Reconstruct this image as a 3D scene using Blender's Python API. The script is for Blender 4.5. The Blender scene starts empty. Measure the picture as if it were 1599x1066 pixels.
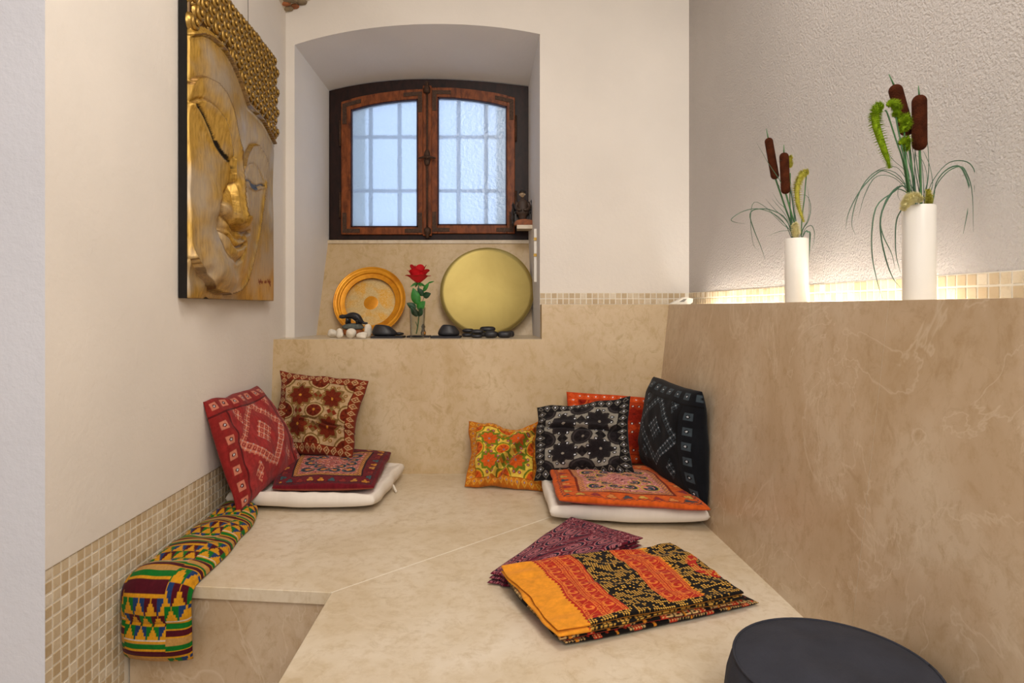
import bpy, bmesh, math, random
import numpy as np
from mathutils import Vector, Matrix

sc = bpy.context.scene
# ------------------------------------------------------------------ camera, world, light
F = 985.0            # focal length in pixels of the 1599 px wide frame
HZ = 481.0           # horizon row
ZB = 0.45            # bench height
E = ZB + 0.655       # eye height
cam = bpy.data.cameras.new('camera'); camo = bpy.data.objects.new('camera', cam)
sc.collection.objects.link(camo)
camo.location = (0, 0, E); camo.rotation_euler = (math.pi/2, 0, 0)
cam.sensor_width = 36; cam.lens = F/1599*36; cam.shift_y = -(533-HZ)/1599
cam.clip_start = 0.02
sc.camera = camo

w = bpy.data.worlds.new('daylight'); sc.world = w; w.use_nodes = True
bgn = w.node_tree.nodes['Background']
bgn.inputs[0].default_value = (0.60, 0.75, 1.0, 1); bgn.inputs[1].default_value = 1.5

def area(name, loc, target, size, power, col, sy=None):
    l = bpy.data.lights.new(name, 'AREA'); l.energy = power; l.color = col
    l.shape = 'RECTANGLE'; l.size = size; l.size_y = sy or size
    o = bpy.data.objects.new(name, l); sc.collection.objects.link(o)
    o.location = loc
    o.rotation_euler = (Vector(target)-Vector(loc)).to_track_quat('-Z', 'Y').to_euler()
    return o
WARM = (1.0, 0.93, 0.85)
area('overhead_fill_light', (0.05, 1.15, 2.62), (0.0, 1.35, 0), 0.7, 14, WARM)  # unseen warm overhead area light, added to light the bench and walls
area('front_fill_light', (0.55, -0.9, 2.3), (-0.2, 1.2, 0.6), 1.3, 44, (1.0, 0.94, 0.87))  # unseen area light added behind the camera as frontal fill
area('rear_daylight_fill', (-1.7, -2.1, 1.6), (-1.3, 1.2, 1.2), 1.2, 14.5, (0.70, 0.80, 1.0), 1.4)  # unseen cool area light added for daylight on the pier; no rear window built

vs = sc.view_settings
sc.display_settings.display_device = 'sRGB'
vs.view_transform = 'Standard'; vs.look = 'None'; vs.gamma = 1.0; vs.use_curve_mapping = False
vs.exposure = 0.12

# ------------------------------------------------------------------ helpers
def P(x, y, Y):
    return Vector(((x-799.5)/F*Y, Y, E-(y-HZ)/F*Y))
def BP(x, y, dz=0.0):
    """point of the bench top (raised by dz) seen at a pixel"""
    return P(x, y, (0.655-dz)*F/(y-HZ))
def srgb(h):
    h = h.lstrip('#'); c = np.array([int(h[i:i+2], 16)/255 for i in (0, 2, 4)])
    return np.where(c <= .04045, c/12.92, ((c+.055)/1.055)**2.4)
def worigin(o):
    v = Vector((0, 0, 0))
    while o: v += o.location; o = o.parent
    return v
def setp(o, label=None, cat=None, group=None, kind=None):
    if label: o['label'] = label
    if cat: o['category'] = cat
    if group: o['group'] = group
    if kind: o['kind'] = kind
    return o
def thing(name, loc, label, cat, group=None):
    o = bpy.data.objects.new(name, None); sc.collection.objects.link(o)
    o.location = loc; o.empty_display_size = 0.05
    return setp(o, label, cat, group)
def mk(name, V, Fc, mat, parent=None, smooth=False, col=None, label=None, cat=None, group=None, kind=None):
    V = np.asarray(V, dtype=float).reshape(-1, 3)
    if parent: org = np.array(worigin(parent))
    else: org = np.array([(V[:, 0].min()+V[:, 0].max())/2, (V[:, 1].min()+V[:, 1].max())/2, V[:, 2].min()])
    me = bpy.data.meshes.new(name)
    if isinstance(Fc, np.ndarray): Fc = Fc.tolist()
    me.from_pydata((V-org).tolist(), [], Fc)
    if smooth: me.polygons.foreach_set('use_smooth', [True]*len(me.polygons))
    if col is not None:
        a = me.color_attributes.new('Col', 'FLOAT_COLOR', 'POINT')
        c = np.ones((len(V), 4)); c[:, :3] = col
        a.data.foreach_set('color', c.astype(np.float32).ravel())
    me.update()
    o = bpy.data.objects.new(name, me); sc.collection.objects.link(o)
    if isinstance(mat, list):
        for m in mat: me.materials.append(m)
    elif mat: me.materials.append(mat)
    if parent: o.parent = parent
    else: o.location = org
    return setp(o, label, cat, group, kind)

class MB:
    def __init__(s): s.v = []; s.f = []; s.c = []
    def add(s, V, Fc):
        n = len(s.v); s.v += [tuple(p) for p in V]; s.f += [tuple(i+n for i in f) for f in Fc]; return s
    def box(s, x0, x1, y0, y1, z0, z1, M=None):
        V = [(x, y, z) for z in (z0, z1) for y in (y0, y1) for x in (x0, x1)]
        if M: V = [M @ Vector(p) for p in V]
        return s.add(V, [(0, 2, 3, 1), (4, 5, 7, 6), (0, 1, 5, 4), (2, 6, 7, 3), (0, 4, 6, 2), (1, 3, 7, 5)])
    def prism(s, poly, d):
        """poly: list of 3D points, extruded by vector d"""
        n = len(poly); d = Vector(d)
        V = [Vector(p) for p in poly]+[Vector(p)+d for p in poly]
        Fc = [tuple(range(n))[::-1], tuple(range(n, 2*n))]+[(i, (i+1) % n, n+(i+1) % n, n+i) for i in range(n)]
        return s.add(V, Fc)
    def tube(s, pts, rad, seg=8, flat=1.0, cap=True):
        pts = [Vector(p) for p in pts]; n = len(pts)
        if not hasattr(rad, '__len__'): rad = [rad]*n
        up = None; rings = []
        for i, p in enumerate(pts):
            t = (pts[min(i+1, n-1)]-pts[max(i-1, 0)])
            t = t.normalized() if t.length > 1e-9 else Vector((0, 0, 1))
            if up is None: up = t.orthogonal().normalized()
            up = (up-t*up.dot(t)); up = up.normalized() if up.length > 1e-6 else t.orthogonal().normalized()
            b = t.cross(up)
            rings.append([p+(up*math.cos(2*math.pi*k/seg)+b*math.sin(2*math.pi*k/seg)*flat)*rad[i] for k in range(seg)])
        V = [v for r in rings for v in r]
        Fc = [(i*seg+k, i*seg+(k+1) % seg, (i+1)*seg+(k+1) % seg, (i+1)*seg+k) for i in range(n-1) for k in range(seg)]
        if cap: Fc += [tuple(range(seg))[::-1], tuple(range((n-1)*seg, n*seg))]
        return s.add(V, Fc)
    def lathe(s, prof, M=None, seg=32, close=True):
        """prof: (r, z) list, axis z"""
        V = []; Fc = []; n = len(prof)
        for r, z in prof:
            for k in range(seg):
                a = 2*math.pi*k/seg; V.append(Vector((r*math.cos(a), r*math.sin(a), z)))
        for i in range(n-1):
            for k in range(seg): Fc.append((i*seg+k, i*seg+(k+1) % seg, (i+1)*seg+(k+1) % seg, (i+1)*seg+k))
        if close: Fc += [tuple(range(seg))[::-1], tuple(range((n-1)*seg, n*seg))]
        if M: V = [M @ v for v in V]
        return s.add(V, Fc)
    def ball(s, c, r, M=None, seg=14, rings=9):
        """ellipsoid: r = (rx, ry, rz)"""
        if not hasattr(r, '__len__'): r = (r, r, r)
        V = [Vector((0, 0, -1))]; Fc = []
        for i in range(1, rings):
            a = -math.pi/2+math.pi*i/rings
            for k in range(seg): V.append(Vector((math.cos(a)*math.cos(2*math.pi*k/seg), math.cos(a)*math.sin(2*math.pi*k/seg), math.sin(a))))
        V.append(Vector((0, 0, 1))); top = len(V)-1
        for k in range(seg):
            Fc.append((0, 1+(k+1) % seg, 1+k)); b = 1+(rings-2)*seg; Fc.append((top, b+k, b+(k+1) % seg))
        for i in range(rings-2):
            for k in range(seg):
                Fc.append((1+i*seg+k, 1+i*seg+(k+1) % seg, 1+(i+1)*seg+(k+1) % seg, 1+(i+1)*seg+k))
        V = [Vector((v.x*r[0], v.y*r[1], v.z*r[2])) for v in V]
        if M: V = [M @ v for v in V]
        V = [v+Vector(c) for v in V]
        return s.add(V, Fc)
    def build(s, name, mat, parent=None, smooth=False, **k):
        return mk(name, s.v, s.f, mat, parent, smooth, **k)
def bevel(o, wd=0.003, seg=2):
    m = o.modifiers.new('bevel', 'BEVEL'); m.width = wd; m.segments = seg; m.limit_method = 'ANGLE'; return o
def spl(pts, n):
    """Catmull-Rom through 3D points, n samples"""
    p = [Vector(q) for q in pts]; p = [p[0]*2-p[1]]+p+[p[-1]*2-p[-2]]
    out = []; m = len(p)-3
    for i in range(n):
        t = i/(n-1)*m; k = min(int(t), m-1); t -= k
        a, b, c, d = p[k:k+4]
        out.append(0.5*((2*b)+(c-a)*t+(2*a-5*b+4*c-d)*t*t+(3*b-a-3*c+d)*t**3))
    return out

_rng = np.random.RandomState(7)
_lat = _rng.rand(64, 64, 8)
def vnoise(x, y, k=0):
    """smooth value noise in 0..1 for numpy arrays"""
    xi = np.floor(x).astype(int); yi = np.floor(y).astype(int); fx = x-xi; fy = y-yi
    fx = fx*fx*(3-2*fx); fy = fy*fy*(3-2*fy); L = _lat[:, :, k % 8]
    g = lambda a, b: L[a % 64, b % 64]
    return (g(xi, yi)*(1-fx)+g(xi+1, yi)*fx)*(1-fy)+(g(xi, yi+1)*(1-fx)+g(xi+1, yi+1)*fx)*fy

# ------------------------------------------------------------------ materials
class NT:
    def __init__(s, name):
        s.m = bpy.data.materials.new(name); s.m.use_nodes = True; s.t = s.m.node_tree
        s.b = s.t.nodes['Principled BSDF']; s.out = s.t.nodes['Material Output']
    def n(s, typ, **kw):
        nd = s.t.nodes.new(typ)
        for k, v in kw.items():
            if k.startswith('i_'): nd.inputs[k[2:].replace('_', ' ')].default_value = v
            else: setattr(nd, k, v)
        return nd
    def l(s, a, b): s.t.links.new(a, b)
    def coord(s): return s.n('ShaderNodeTexCoord').outputs['Object']
    def pos(s): return s.n('ShaderNodeNewGeometry').outputs['Position']
    def noise(s, vec, scale, detail=4, rough=.55, dist=0):
        nd = s.n('ShaderNodeTexNoise'); nd.inputs['Scale'].default_value = scale; nd.inputs['Detail'].default_value = detail
        nd.inputs['Roughness'].default_value = rough; nd.inputs['Distortion'].default_value = dist
        if vec is not None: s.l(vec, nd.inputs['Vector'])
        return nd.outputs['Fac']
    def ramp(s, fac, stops):
        r = s.n('ShaderNodeValToRGB'); e = r.color_ramp.elements
        while len(e) < len(stops): e.new(0.5)
        for i, (p, c) in enumerate(stops): e[i].position = p; e[i].color = (*c, 1) if len(c) == 3 else c
        s.l(fac, r.inputs[0]); return r.outputs[0]
    def mix(s, fac, a, b, mode='MIX'):
        m = s.n('ShaderNodeMix'); m.data_type = 'RGBA'; m.blend_type = mode
        for i, v in ((0, fac), (6, a), (7, b)):
            if hasattr(v, 'is_linked') or isinstance(v, bpy.types.NodeSocket): s.l(v, m.inputs[i])
            elif i == 0: m.inputs[0].default_value = v
            else: m.inputs[i].default_value = (*v, 1)
        return m.outputs[2]
    def bump(s, h, strength, dist=.01):
        b = s.n('ShaderNodeBump'); b.inputs['Strength'].default_value = strength; b.inputs['Distance'].default_value = dist
        s.l(h, b.inputs['Height']); s.l(b.outputs[0], s.b.inputs['Normal']); return b
    def set(s, rough=.6, metal=0, spec=.5, col=None):
        s.b.inputs['Roughness'].default_value = rough; s.b.inputs['Metallic'].default_value = metal
        s.b.inputs['Specular IOR Level'].default_value = spec
        if col is not None:
            if isinstance(col, bpy.types.NodeSocket): s.l(col, s.b.inputs['Base Color'])
            else: s.b.inputs['Base Color'].default_value = (*col, 1)
        return s
def plain(name, hexc, rough=.6, metal=0, spec=.5, var=.25, scale=30, bump=0, bscale=None):
    t = NT(name); c = srgb(hexc)
    v = t.coord(); nz = t.noise(v, scale)
    t.set(rough, metal, spec, t.ramp(nz, [(.3, tuple(c*(1-var))), (.7, tuple(np.minimum(c*(1+var), 1)))]))
    if bump: t.bump(t.noise(v, bscale or scale*3, 3), bump, .004)
    return t.m
def plaster(name, hexc, bscale, bstr, rough=.85, coarse=0, bd=.01):
    t = NT(name); c = srgb(hexc); v = t.pos()
    nz = t.noise(v, 2.2, 3)
    t.set(rough, 0, .3, t.ramp(nz, [(.3, tuple(c*.94)), (.7, tuple(c*1.03))]))
    h = t.noise(v, bscale, 3, .6)
    if coarse:
        vo = t.n('ShaderNodeTexVoronoi'); vo.inputs['Scale'].default_value = coarse; t.l(v, vo.inputs['Vector'])
        vo.feature = 'F1'
        m = t.n('ShaderNodeMath', operation='ADD'); t.l(h, m.inputs[0]); t.l(vo.outputs['Distance'], m.inputs[1]); h = m.outputs[0]
    t.bump(h, bstr, bd); return t.m
def travertine(name, base='#cdb48e', dark='#b2946a', light='#dccab0', rough=.35, vein=.35, rot=(0, 0, 0), vdark=.7, spd=.7, vs=4.2, vw=.03):
    t = NT(name); v = t.pos()
    mp = t.n('ShaderNodeMapping'); mp.inputs['Scale'].default_value = (1, 1, .8); mp.inputs['Rotation'].default_value = rot
    t.l(v, mp.inputs['Vector']); v = mp.outputs[0]
    big = t.noise(v, 3.0, 6, .6, .5)
    c = t.ramp(big, [(.3, tuple(srgb(dark)*.55+srgb(base)*.45)), (.5, tuple(srgb(base))), (.72, tuple(srgb(light)))])
    fine = t.noise(v, 34, 6, .7, .3)
    c = t.mix(t.ramp(fine, [(.48, (0, 0, 0)), (.66, (vdark, vdark, vdark))]), c, tuple(srgb(dark)))
    sp = t.noise(v, 16, 5, .75, 1.2)
    c = t.mix(t.ramp(sp, [(.55, (0, 0, 0)), (.66, (spd, spd, spd))]), c, tuple(srgb(dark)*.9))
    # pale wandering veins
    nz = t.noise(v, vs, 5, .55, 1.2)
    sb = t.n('ShaderNodeMath', operation='SUBTRACT'); t.l(nz, sb.inputs[0]); sb.inputs[1].default_value = .5
    ab = t.n('ShaderNodeMath', operation='ABSOLUTE'); t.l(sb.outputs[0], ab.inputs[0])
    c = t.mix(t.ramp(ab.outputs[0], [(.0, (vein,)*3), (vw, (0, 0, 0))]), c, tuple(np.minimum(srgb(light)*1.05, 1)))
    t.set(rough, 0, .4, c)
    t.bump(fine, .04, .002); return t.m
M = {}
M['wall'] = plaster('smooth white plaster', '#e8e1d8', 55, .3, bd=.004)
M['niche'] = plaster('white niche plaster', '#e4e0dc', 40, .25, bd=.004)
M['rough'] = plaster('rough sprayed plaster', '#c4beba', 165, 1.0, bd=.0065)
M['pier'] = plaster('pale pier plaster', '#d6d6dc', 60, .4, bd=.004)
M['trav_back'] = travertine('beige travertine', '#cbb28c', '#b3945f', '#d6c09c', vein=.05, vdark=.45, spd=.5)
M['trav_low'] = travertine('veined travertine', '#c3ab8e', '#a88a62', '#d1bfa6', vein=.5, vdark=.4, spd=.35, vs=3.4, vw=.011)
M['trav_top'] = travertine('pale honed travertine', '#d5c5ab', '#bda57f', '#dfd2be', rough=.32, vein=.22, vdark=.5, spd=.4)
M['grout'] = plaster('cream grout', '#ece5d6', 120, .3, bd=.002)
M['black_fabric'] = plain('black cotton', '#34353d', .9, spec=.2, var=.15, scale=14, bump=.25, bscale=220)
M['white_cotton'] = plain('unbleached cotton', '#e6dccd', .9, spec=.1, var=.05, scale=6, bump=.15, bscale=160)
M['black_wood'] = plain('black lacquered wood', '#14100e', .55, spec=.3, var=.3, scale=20)
M['slate'] = plain('black slate', '#26262b', .6, spec=.4, var=.25, scale=60, bump=.2)
M['basalt'] = plain('black basalt', '#232327', .42, spec=.5, var=.2, scale=50, bump=.12, bscale=250)
M['white_stone'] = plain('white marble pebble', '#e6dccb', .7, var=.1, scale=60, bump=.3, bscale=160)
M['grey_rock'] = plain('grey rock', '#5d625c', .8, var=.3, scale=80, bump=.5, bscale=140)
M['brown_wood'] = plain('reddish driftwood', '#8a4a1c', .6, var=.35, scale=60, bump=.2)
M['white_plastic'] = plain('white plastic', '#efeae0', .4, var=.02)
M['grey_plastic'] = plain('grey plastic', '#8d8a84', .5, var=.05)
M['porcelain'] = plain('white matt porcelain', '#eeeae2', .35, var=.02, scale=5)
M['iron'] = plain('rusty window iron', '#4a3426', .6, metal=.5, var=.4, scale=120, bump=.4, bscale=260)
M['brass'] = plain('brass clip', '#9a7a3a', .4, metal=.8, var=.2)
M['wire'] = plain('steel wire', '#6b6660', .4, metal=.8, var=.1)
M['bar'] = plain('painted grille bar', '#6d7688', .7, var=.2)
M['stem'] = plain('green stem', '#3f6b3e', .6, var=.25, scale=40)
M['grass'] = plain('blue green grass', '#3f6149', .6, var=.35, scale=30)
M['leaf'] = plain('rose leaf', '#2f7a2c', .5, var=.3, scale=60)
M['leaf_dark'] = plain('dark rose leaf', '#123d1e', .5, var=.3, scale=60)
M['rose'] = plain('red rose petal', '#d01622', .6, var=.18, scale=30)
M['cat'] = plain('brown cattail', '#45200f', .95, spec=.1, var=.35, scale=60, bump=.8, bscale=420)
M['plume_green'] = plain('green foxtail', '#7f9a1c', .9, spec=.1, var=.35, scale=120)
M['plume_yellow'] = plain('yellow foxtail', '#b3ac4a', .9, spec=.1, var=.3, scale=120)
M['plume_cream'] = plain('cream foxtail', '#d8cf9c', .9, spec=.1, var=.2, scale=120)
M['bronze'] = plain('dark bronze', '#2a2420', .5, metal=.3, var=.35, scale=70)
M['animal'] = plain('dark pewter', '#2f3034', .35, metal=.4, var=.3, scale=70)
M['robe'] = plain('brown carved robe', '#3b2a1f', .6, var=.35, scale=90)
M['face'] = plain('pale carved face', '#a58d70', .6, var=.15, scale=90)
M['dark_wood_frame'] = None
def wood(name, c1, c2, rough=.45):
    t = NT(name); v = t.pos()
    mp = t.n('ShaderNodeMapping'); mp.inputs['Scale'].default_value = (14, 14, 5); t.l(v, mp.inputs['Vector'])
    nz = t.noise(mp.outputs[0], 3, 5, .65, .6)
    t.set(rough, 0, .22, t.ramp(nz, [(.25, tuple(srgb(c1))), (.62, tuple(srgb(c2)))]))
    t.bump(nz, .15, .003); return t.m
M['dark_wood_frame'] = wood('dark stained window frame', '#140b0a', '#2b1712')
M['casement_wood'] = wood('reddish brown casement wood', '#3a1a0c', '#8a4a24')
def fabric(name, rough=.9, weave=380, bump=.25, sheen=.2):
    t = NT(name); at = t.n('ShaderNodeVertexColor'); at.layer_name = 'Col'
    v = t.coord(); nz = t.noise(v, 90, 3)
    c = t.mix(1.0, at.outputs['Color'], t.ramp(nz, [(.3, (.82,)*3), (.7, (1.0,)*3)]), 'MULTIPLY')
    t.set(rough, 0, .12, c); t.b.inputs['Sheen Weight'].default_value = sheen
    t.b.inputs['Sheen Roughness'].default_value = .5
    t.bump(t.noise(v, weave, 2), bump, .002); return t.m
M['print'] = fabric('printed cotton', sheen=.06); M['velvet'] = fabric('embroidered velvet', .85, 250, .5, .1)
def glassm(name, col, rough=0.0):
    t = NT(name); t.set(rough, 0, .5, col); t.b.inputs['Transmission Weight'].default_value = 1; t.b.inputs['IOR'].default_value = 1.18
    return t.m
def thinglass():
    t = NT('clear drinking glass'); tr = t.n('ShaderNodeBsdfTransparent'); tr.inputs[0].default_value = (.94, .96, .95, 1)
    gl = t.n('ShaderNodeBsdfGlossy'); gl.inputs['Roughness'].default_value = .03
    lw = t.n('ShaderNodeMath', operation='POWER'); lf = t.n('ShaderNodeLayerWeight'); lf.inputs[0].default_value = .5; t.l(lf.outputs['Facing'], lw.inputs[0]); lw.inputs[1].default_value = 2.5; lw.use_clamp = True
    m = t.n('ShaderNodeMixShader'); t.l(lw.outputs[0], m.inputs[0]); t.l(tr.outputs[0], m.inputs[1]); t.l(gl.outputs[0], m.inputs[2])
    t.l(m.outputs[0], t.out.inputs['Surface']); return t.m
M['glass'] = thinglass()
def frosted():
    t = NT('rippled frosted window glass'); v = t.coord()
    rf = t.n('ShaderNodeBsdfRefraction'); rf.inputs['Roughness'].default_value = .26; rf.inputs['IOR'].default_value = 1.12
    rf.inputs['Color'].default_value = (.92, .96, 1, 1)
    tl = t.n('ShaderNodeBsdfTranslucent'); tl.inputs['Color'].default_value = (.9, .94, 1, 1)
    gl = t.n('ShaderNodeBsdfGlossy'); gl.inputs['Roughness'].default_value = .2
    b = t.n('ShaderNodeBump'); b.inputs['Strength'].default_value = .5; b.inputs['Distance'].default_value = .006
    t.l(t.noise(v, 60, 3), b.inputs['Height'])
    for nd in (rf, tl, gl): t.l(b.outputs[0], nd.inputs['Normal'])
    m1 = t.n('ShaderNodeMixShader'); m1.inputs[0].default_value = .42; t.l(rf.outputs[0], m1.inputs[1]); t.l(tl.outputs[0], m1.inputs[2])
    m2 = t.n('ShaderNodeMixShader'); m2.inputs[0].default_value = .05; t.l(m1.outputs[0], m2.inputs[1]); t.l(gl.outputs[0], m2.inputs[2])
    t.l(m2.outputs[0], t.out.inputs['Surface']); return t.m
M['frost'] = frosted()
def tilem():
    t = NT('travertine mosaic tile'); v = t.pos()
    oi = t.n('ShaderNodeObjectInfo'); ge = t.n('ShaderNodeNewGeometry')
    a = t.n('ShaderNodeMath', operation='ADD'); t.l(oi.outputs['Random'], a.inputs[0]); t.l(ge.outputs['Random Per Island'], a.inputs[1])
    fr = t.n('ShaderNodeMath', operation='FRACT'); t.l(a.outputs[0], fr.inputs[0])
    c = t.ramp(fr.outputs[0], [(0, tuple(srgb('#bda683'))), (.4, tuple(srgb('#c9b595'))), (.8, tuple(srgb('#d3c2a6'))), (1, tuple(srgb('#ded2bd')))])
    nz = t.noise(v, 60, 5, .7, .6)
    c = t.mix(t.ramp(nz, [(.5, (0, 0, 0)), (.72, (.6, .6, .6))]), c, tuple(srgb('#b29a75')))
    t.set(.45, 0, .4, c); t.bump(nz, .1, .002); return t.m
M['tile'] = tilem()
def goldm(name, c1, c2, c3, metal, rough, gs=(3, 3, 1)):
    t = NT(name); v = t.coord()
    mp = t.n('ShaderNodeMapping'); mp.inputs['Scale'].default_value = gs; t.l(v, mp.inputs['Vector'])
    a = t.noise(mp.outputs[0], 16, 5, .65, .4); b = t.noise(v, 5, 3)
    c = t.ramp(a, [(.3, tuple(srgb(c1))), (.6, tuple(srgb(c2)))])
    c = t.mix(t.ramp(b, [(.48, (0, 0, 0)), (.66, (.7,)*3)]), c, tuple(srgb(c3)))
    return t, c, a
t, c, a = goldm('worn gold leaf', '#8f6a24', '#c39a45', '#b0a596', 0, .4, (9, 9, 1.2))
at = t.n('ShaderNodeVertexColor'); at.layer_name = 'Col'
c = t.mix(1.0, c, at.outputs['Color'], 'MULTIPLY'); t.set(.4, .45, .5, c); t.bump(a, .12, .003); M['gold_face'] = t.m
t, c, a = goldm('antique gold curls', '#5e4418', '#c29a4a', '#9a8050', 0, .35, (1, 1, 1)); t.set(.33, .6, .5, c); M['gold_curl'] = t.m
t, c, a = goldm('brushed pale brass', '#857440', '#8e7e48', '#8a7a44', 0, .35, (.3, .3, .3)); t.set(.36, .8, .5, c); M['brass_bowl'] = t.m
t, c, a = goldm('orange anodised metal', '#c47a12', '#e09a20', '#d58d1c', 0, .35, (1, 1, 1)); t.set(.35, .45, .5, c); M['orange_metal'] = t.m
def trayface():
    t = NT('engraved worn tray face'); v = t.coord()
    n1 = t.noise(v, 9, 3, .5, .4); n2 = t.noise(v, 130, 4, .7, 1.5)
    c = t.ramp(n1, [(.45, tuple(srgb('#c9ab72'))), (.58, tuple(srgb('#dba02e')))])
    c = t.mix(t.ramp(n2, [(.45, (0, 0, 0)), (.6, (.5,)*3)]), c, tuple(srgb('#e4cf9c')))
    t.set(.4, .35, .5, c); t.bump(n2, .3, .003); return t.m
M['tray_face'] = trayface()
def emit(name, col, st):
    t = NT(name); e = t.n('ShaderNodeEmission'); e.inputs[0].default_value = (*col, 1); e.inputs[1].default_value = st
    t.l(e.outputs[0], t.out.inputs['Surface']); return t.m
M['led'] = emit('led strip light', (1.0, .96, .91), 30)
def brickm(name, a, b):
    return plain(name, a, .9, var=.4, scale=25, bump=.6, bscale=60)
M['brick'] = brickm('old brick', '#a5673f', 0); M['stone'] = brickm('old rubble stone', '#8d7c62', 0)
M['vault'] = plain('lime mortar vault', '#c9bda8', .9, var=.2, scale=12, bump=.5)
# ------------------------------------------------------------------ the setting
YP = 2.706; YW = 3.12; YN = 1.225           # back plaster plane, window plane, near end of the left wall
XL = lambda Y: -0.854-0.0431*Y              # left wall
XR = lambda Y: 0.7596+0.0735*(YP-Y)         # right wall
XB = lambda Y: 0.6945-0.0575*Y              # low wall, foot
XT = lambda Y: 0.7566-0.0465*Y              # low wall, top
ZT = E+0.0145                               # low wall top
ZS = E-0.126                                # window sill
ZTILE = E+0.066                             # top of the tile band
YT = lambda z: 2.497+(z-ZB)*0.1             # leaning back panel
ZC = E+1.266                                # vault springing in the corner
ZTOP = E+2.4
def zceil(x, y):
    t = min(max((x-XL(y))/1.3, 0), 1)
    return ZC+0.35*(1-(1-t)**2)+0.11*max(0, YP-y)*(1 if y > 0 else 1)
ST = dict(kind='structure')

mb = MB().box(-3, 2, -3, 3.2, -.05, 0)
mb.build('floor', M['trav_top'], label='pale stone floor below the bench', **ST)

# back wall with the arched niche
fr = [(460, 70), (500, 58), (550, 48), (600, 42), (650, 38), (700, 37), (750, 40), (800, 46), (843, 53)]
wr = [(514, 142), (560, 132), (610, 126), (667, 123.5), (720, 125), (770, 129), (825, 135)]
NA = 33
def resample(pts):
    xs = np.linspace(pts[0][0], pts[-1][0], NA); ax = [p[0] for p in pts]; ay = [p[1] for p in pts]
    c = np.polyfit(ax, ay, 4); return list(zip(xs, np.polyval(c, xs)))
fa = resample(fr); wa = resample(wr)
front = [P(x, y, YP) for x, y in fa]; back = [P(x, y, YW) for x, y in wa]
XNL, XNR = front[0].x, front[-1].x
mb = MB()
for i in range(NA-1):
    a, b = front[i], front[i+1]
    mb.add([a, b, (b.x, YP, ZTOP), (a.x, YP, ZTOP)], [(0, 1, 2, 3)])
xl, xr = XL(YP)-.02, XR(YP)+.02
mb.add([(xl, YP, 0), (XNL, YP, 0), (XNL, YP, ZTOP), (xl, YP, ZTOP)], [(0, 1, 2, 3)])
mb.add([(XNR, YP, 0), (xr, YP, 0), (xr, YP, ZTOP), (XNR, YP, ZTOP)], [(0, 1, 2, 3)])
mb.add([(XNL, YP, 0), (XNR, YP, 0), (XNR, YP, ZS-.02), (XNL, YP, ZS-.02)], [(0, 1, 2, 3)])
wall_back = mb.build('wall_back', M['wall'], label='white plastered back wall around the arched window niche', **ST)
fo = [Vector((XNL, YP, ZS-.01))]+front+[Vector((XNR, YP, ZS-.01))]
bo = [Vector((back[0].x, YW, ZS-.01))]+back+[Vector((back[-1].x, YW, ZS-.01))]
mb = MB(); NS = 6
V = []; Fc = []
for s in range(NS+1):
    t = s/NS
    for a, b in zip(fo, bo): V.append(a.lerp(b, t))
n = len(fo)
for s in range(NS):
    for i in range(n-1): Fc.append((s*n+i, s*n+i+1, (s+1)*n+i+1, (s+1)*n+i))
o = mk('niche_reveal', V, Fc, M['niche'], wall_back, smooth=True, label='white arched reveal of the window niche')
o.modifiers.new('edge', 'EDGE_SPLIT').split_angle = math.radians(35)
# wall under the window and outside of it
mb = MB().box(-1.1, .3, 3.15, 3.19, .2, E+.325)
mb.box(-1.25, P(514, 0, YW).x, YW, 3.2, .2, ZTOP); mb.box(P(825, 0, YW).x, .4, YW, 3.2, .2, ZTOP)
mb.build('outer_masonry', M['niche'], wall_back)
mb = MB()
mb.add([(-.02, 3.18, E+.2), (-.09, 3.6, E+.2), (-.09, 3.6, E+1.3), (-.02, 3.18, E+1.3), (.1, 3.18, E+.2), (.1, 3.6, E+.2), (.1, 3.6, E+1.3), (.1, 3.18, E+1.3)],
       [(0, 1, 2, 3), (4, 7, 6, 5), (0, 3, 7, 4), (1, 5, 6, 2), (3, 2, 6, 7), (0, 4, 5, 1)])
mb.box(-1.0, -.835, 3.18, 3.6, E+.2, E+1.3)
mb.build('outer_reveal', plain('outer lime render', '#a9aa96', .9, var=.1), wall_back)
# leaning travertine panel of the back rest: one L shaped slab
XE = .1204
poly = [(XL(2.45), ZB), (XB(2.45)+.12, ZB), (XB(2.45)+.12, E+.0155), (XE, E+.0155), (XE, ZS), (XL(2.5)-.01, ZS)]
mb = MB(); nP = len(poly)
V = [(x, YT(z), z) for x, z in poly]+[(x, YP-.002, z) for x, z in poly]
mb.add(V, [tuple(range(nP))]+[(i, nP+i, nP+(i+1) % nP, (i+1) % nP) for i in range(nP)])
mb.build('panel', M['trav_back'], wall_back, label='leaning beige travertine back panel')
mb = MB().box(XL(2.5)-.02, XE-.0005, YT(ZS)+.001, 2.99, ZS-.03, ZS+.0005)
mb.build('window_sill', M['trav_top'], wall_back, label='pale stone window sill')
# sloping stone panel under the window
pl = [Vector((-.9435, 2.955, ZS)), Vector((.127, 2.955, ZS)), Vector((.092, 3.108, E+.3315)), Vector((-.928, 3.108, E+.3315))]
MB().prism(pl, (0, .04, 0)).build('sloping_panel', M['trav_back'], wall_back, label='sloping travertine panel under the window')
MB().box(-.928, .088, 3.098, 3.16, E+.318, E+.3345).build('sloping_panel_cap', M['trav_top'], wall_back)

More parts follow.
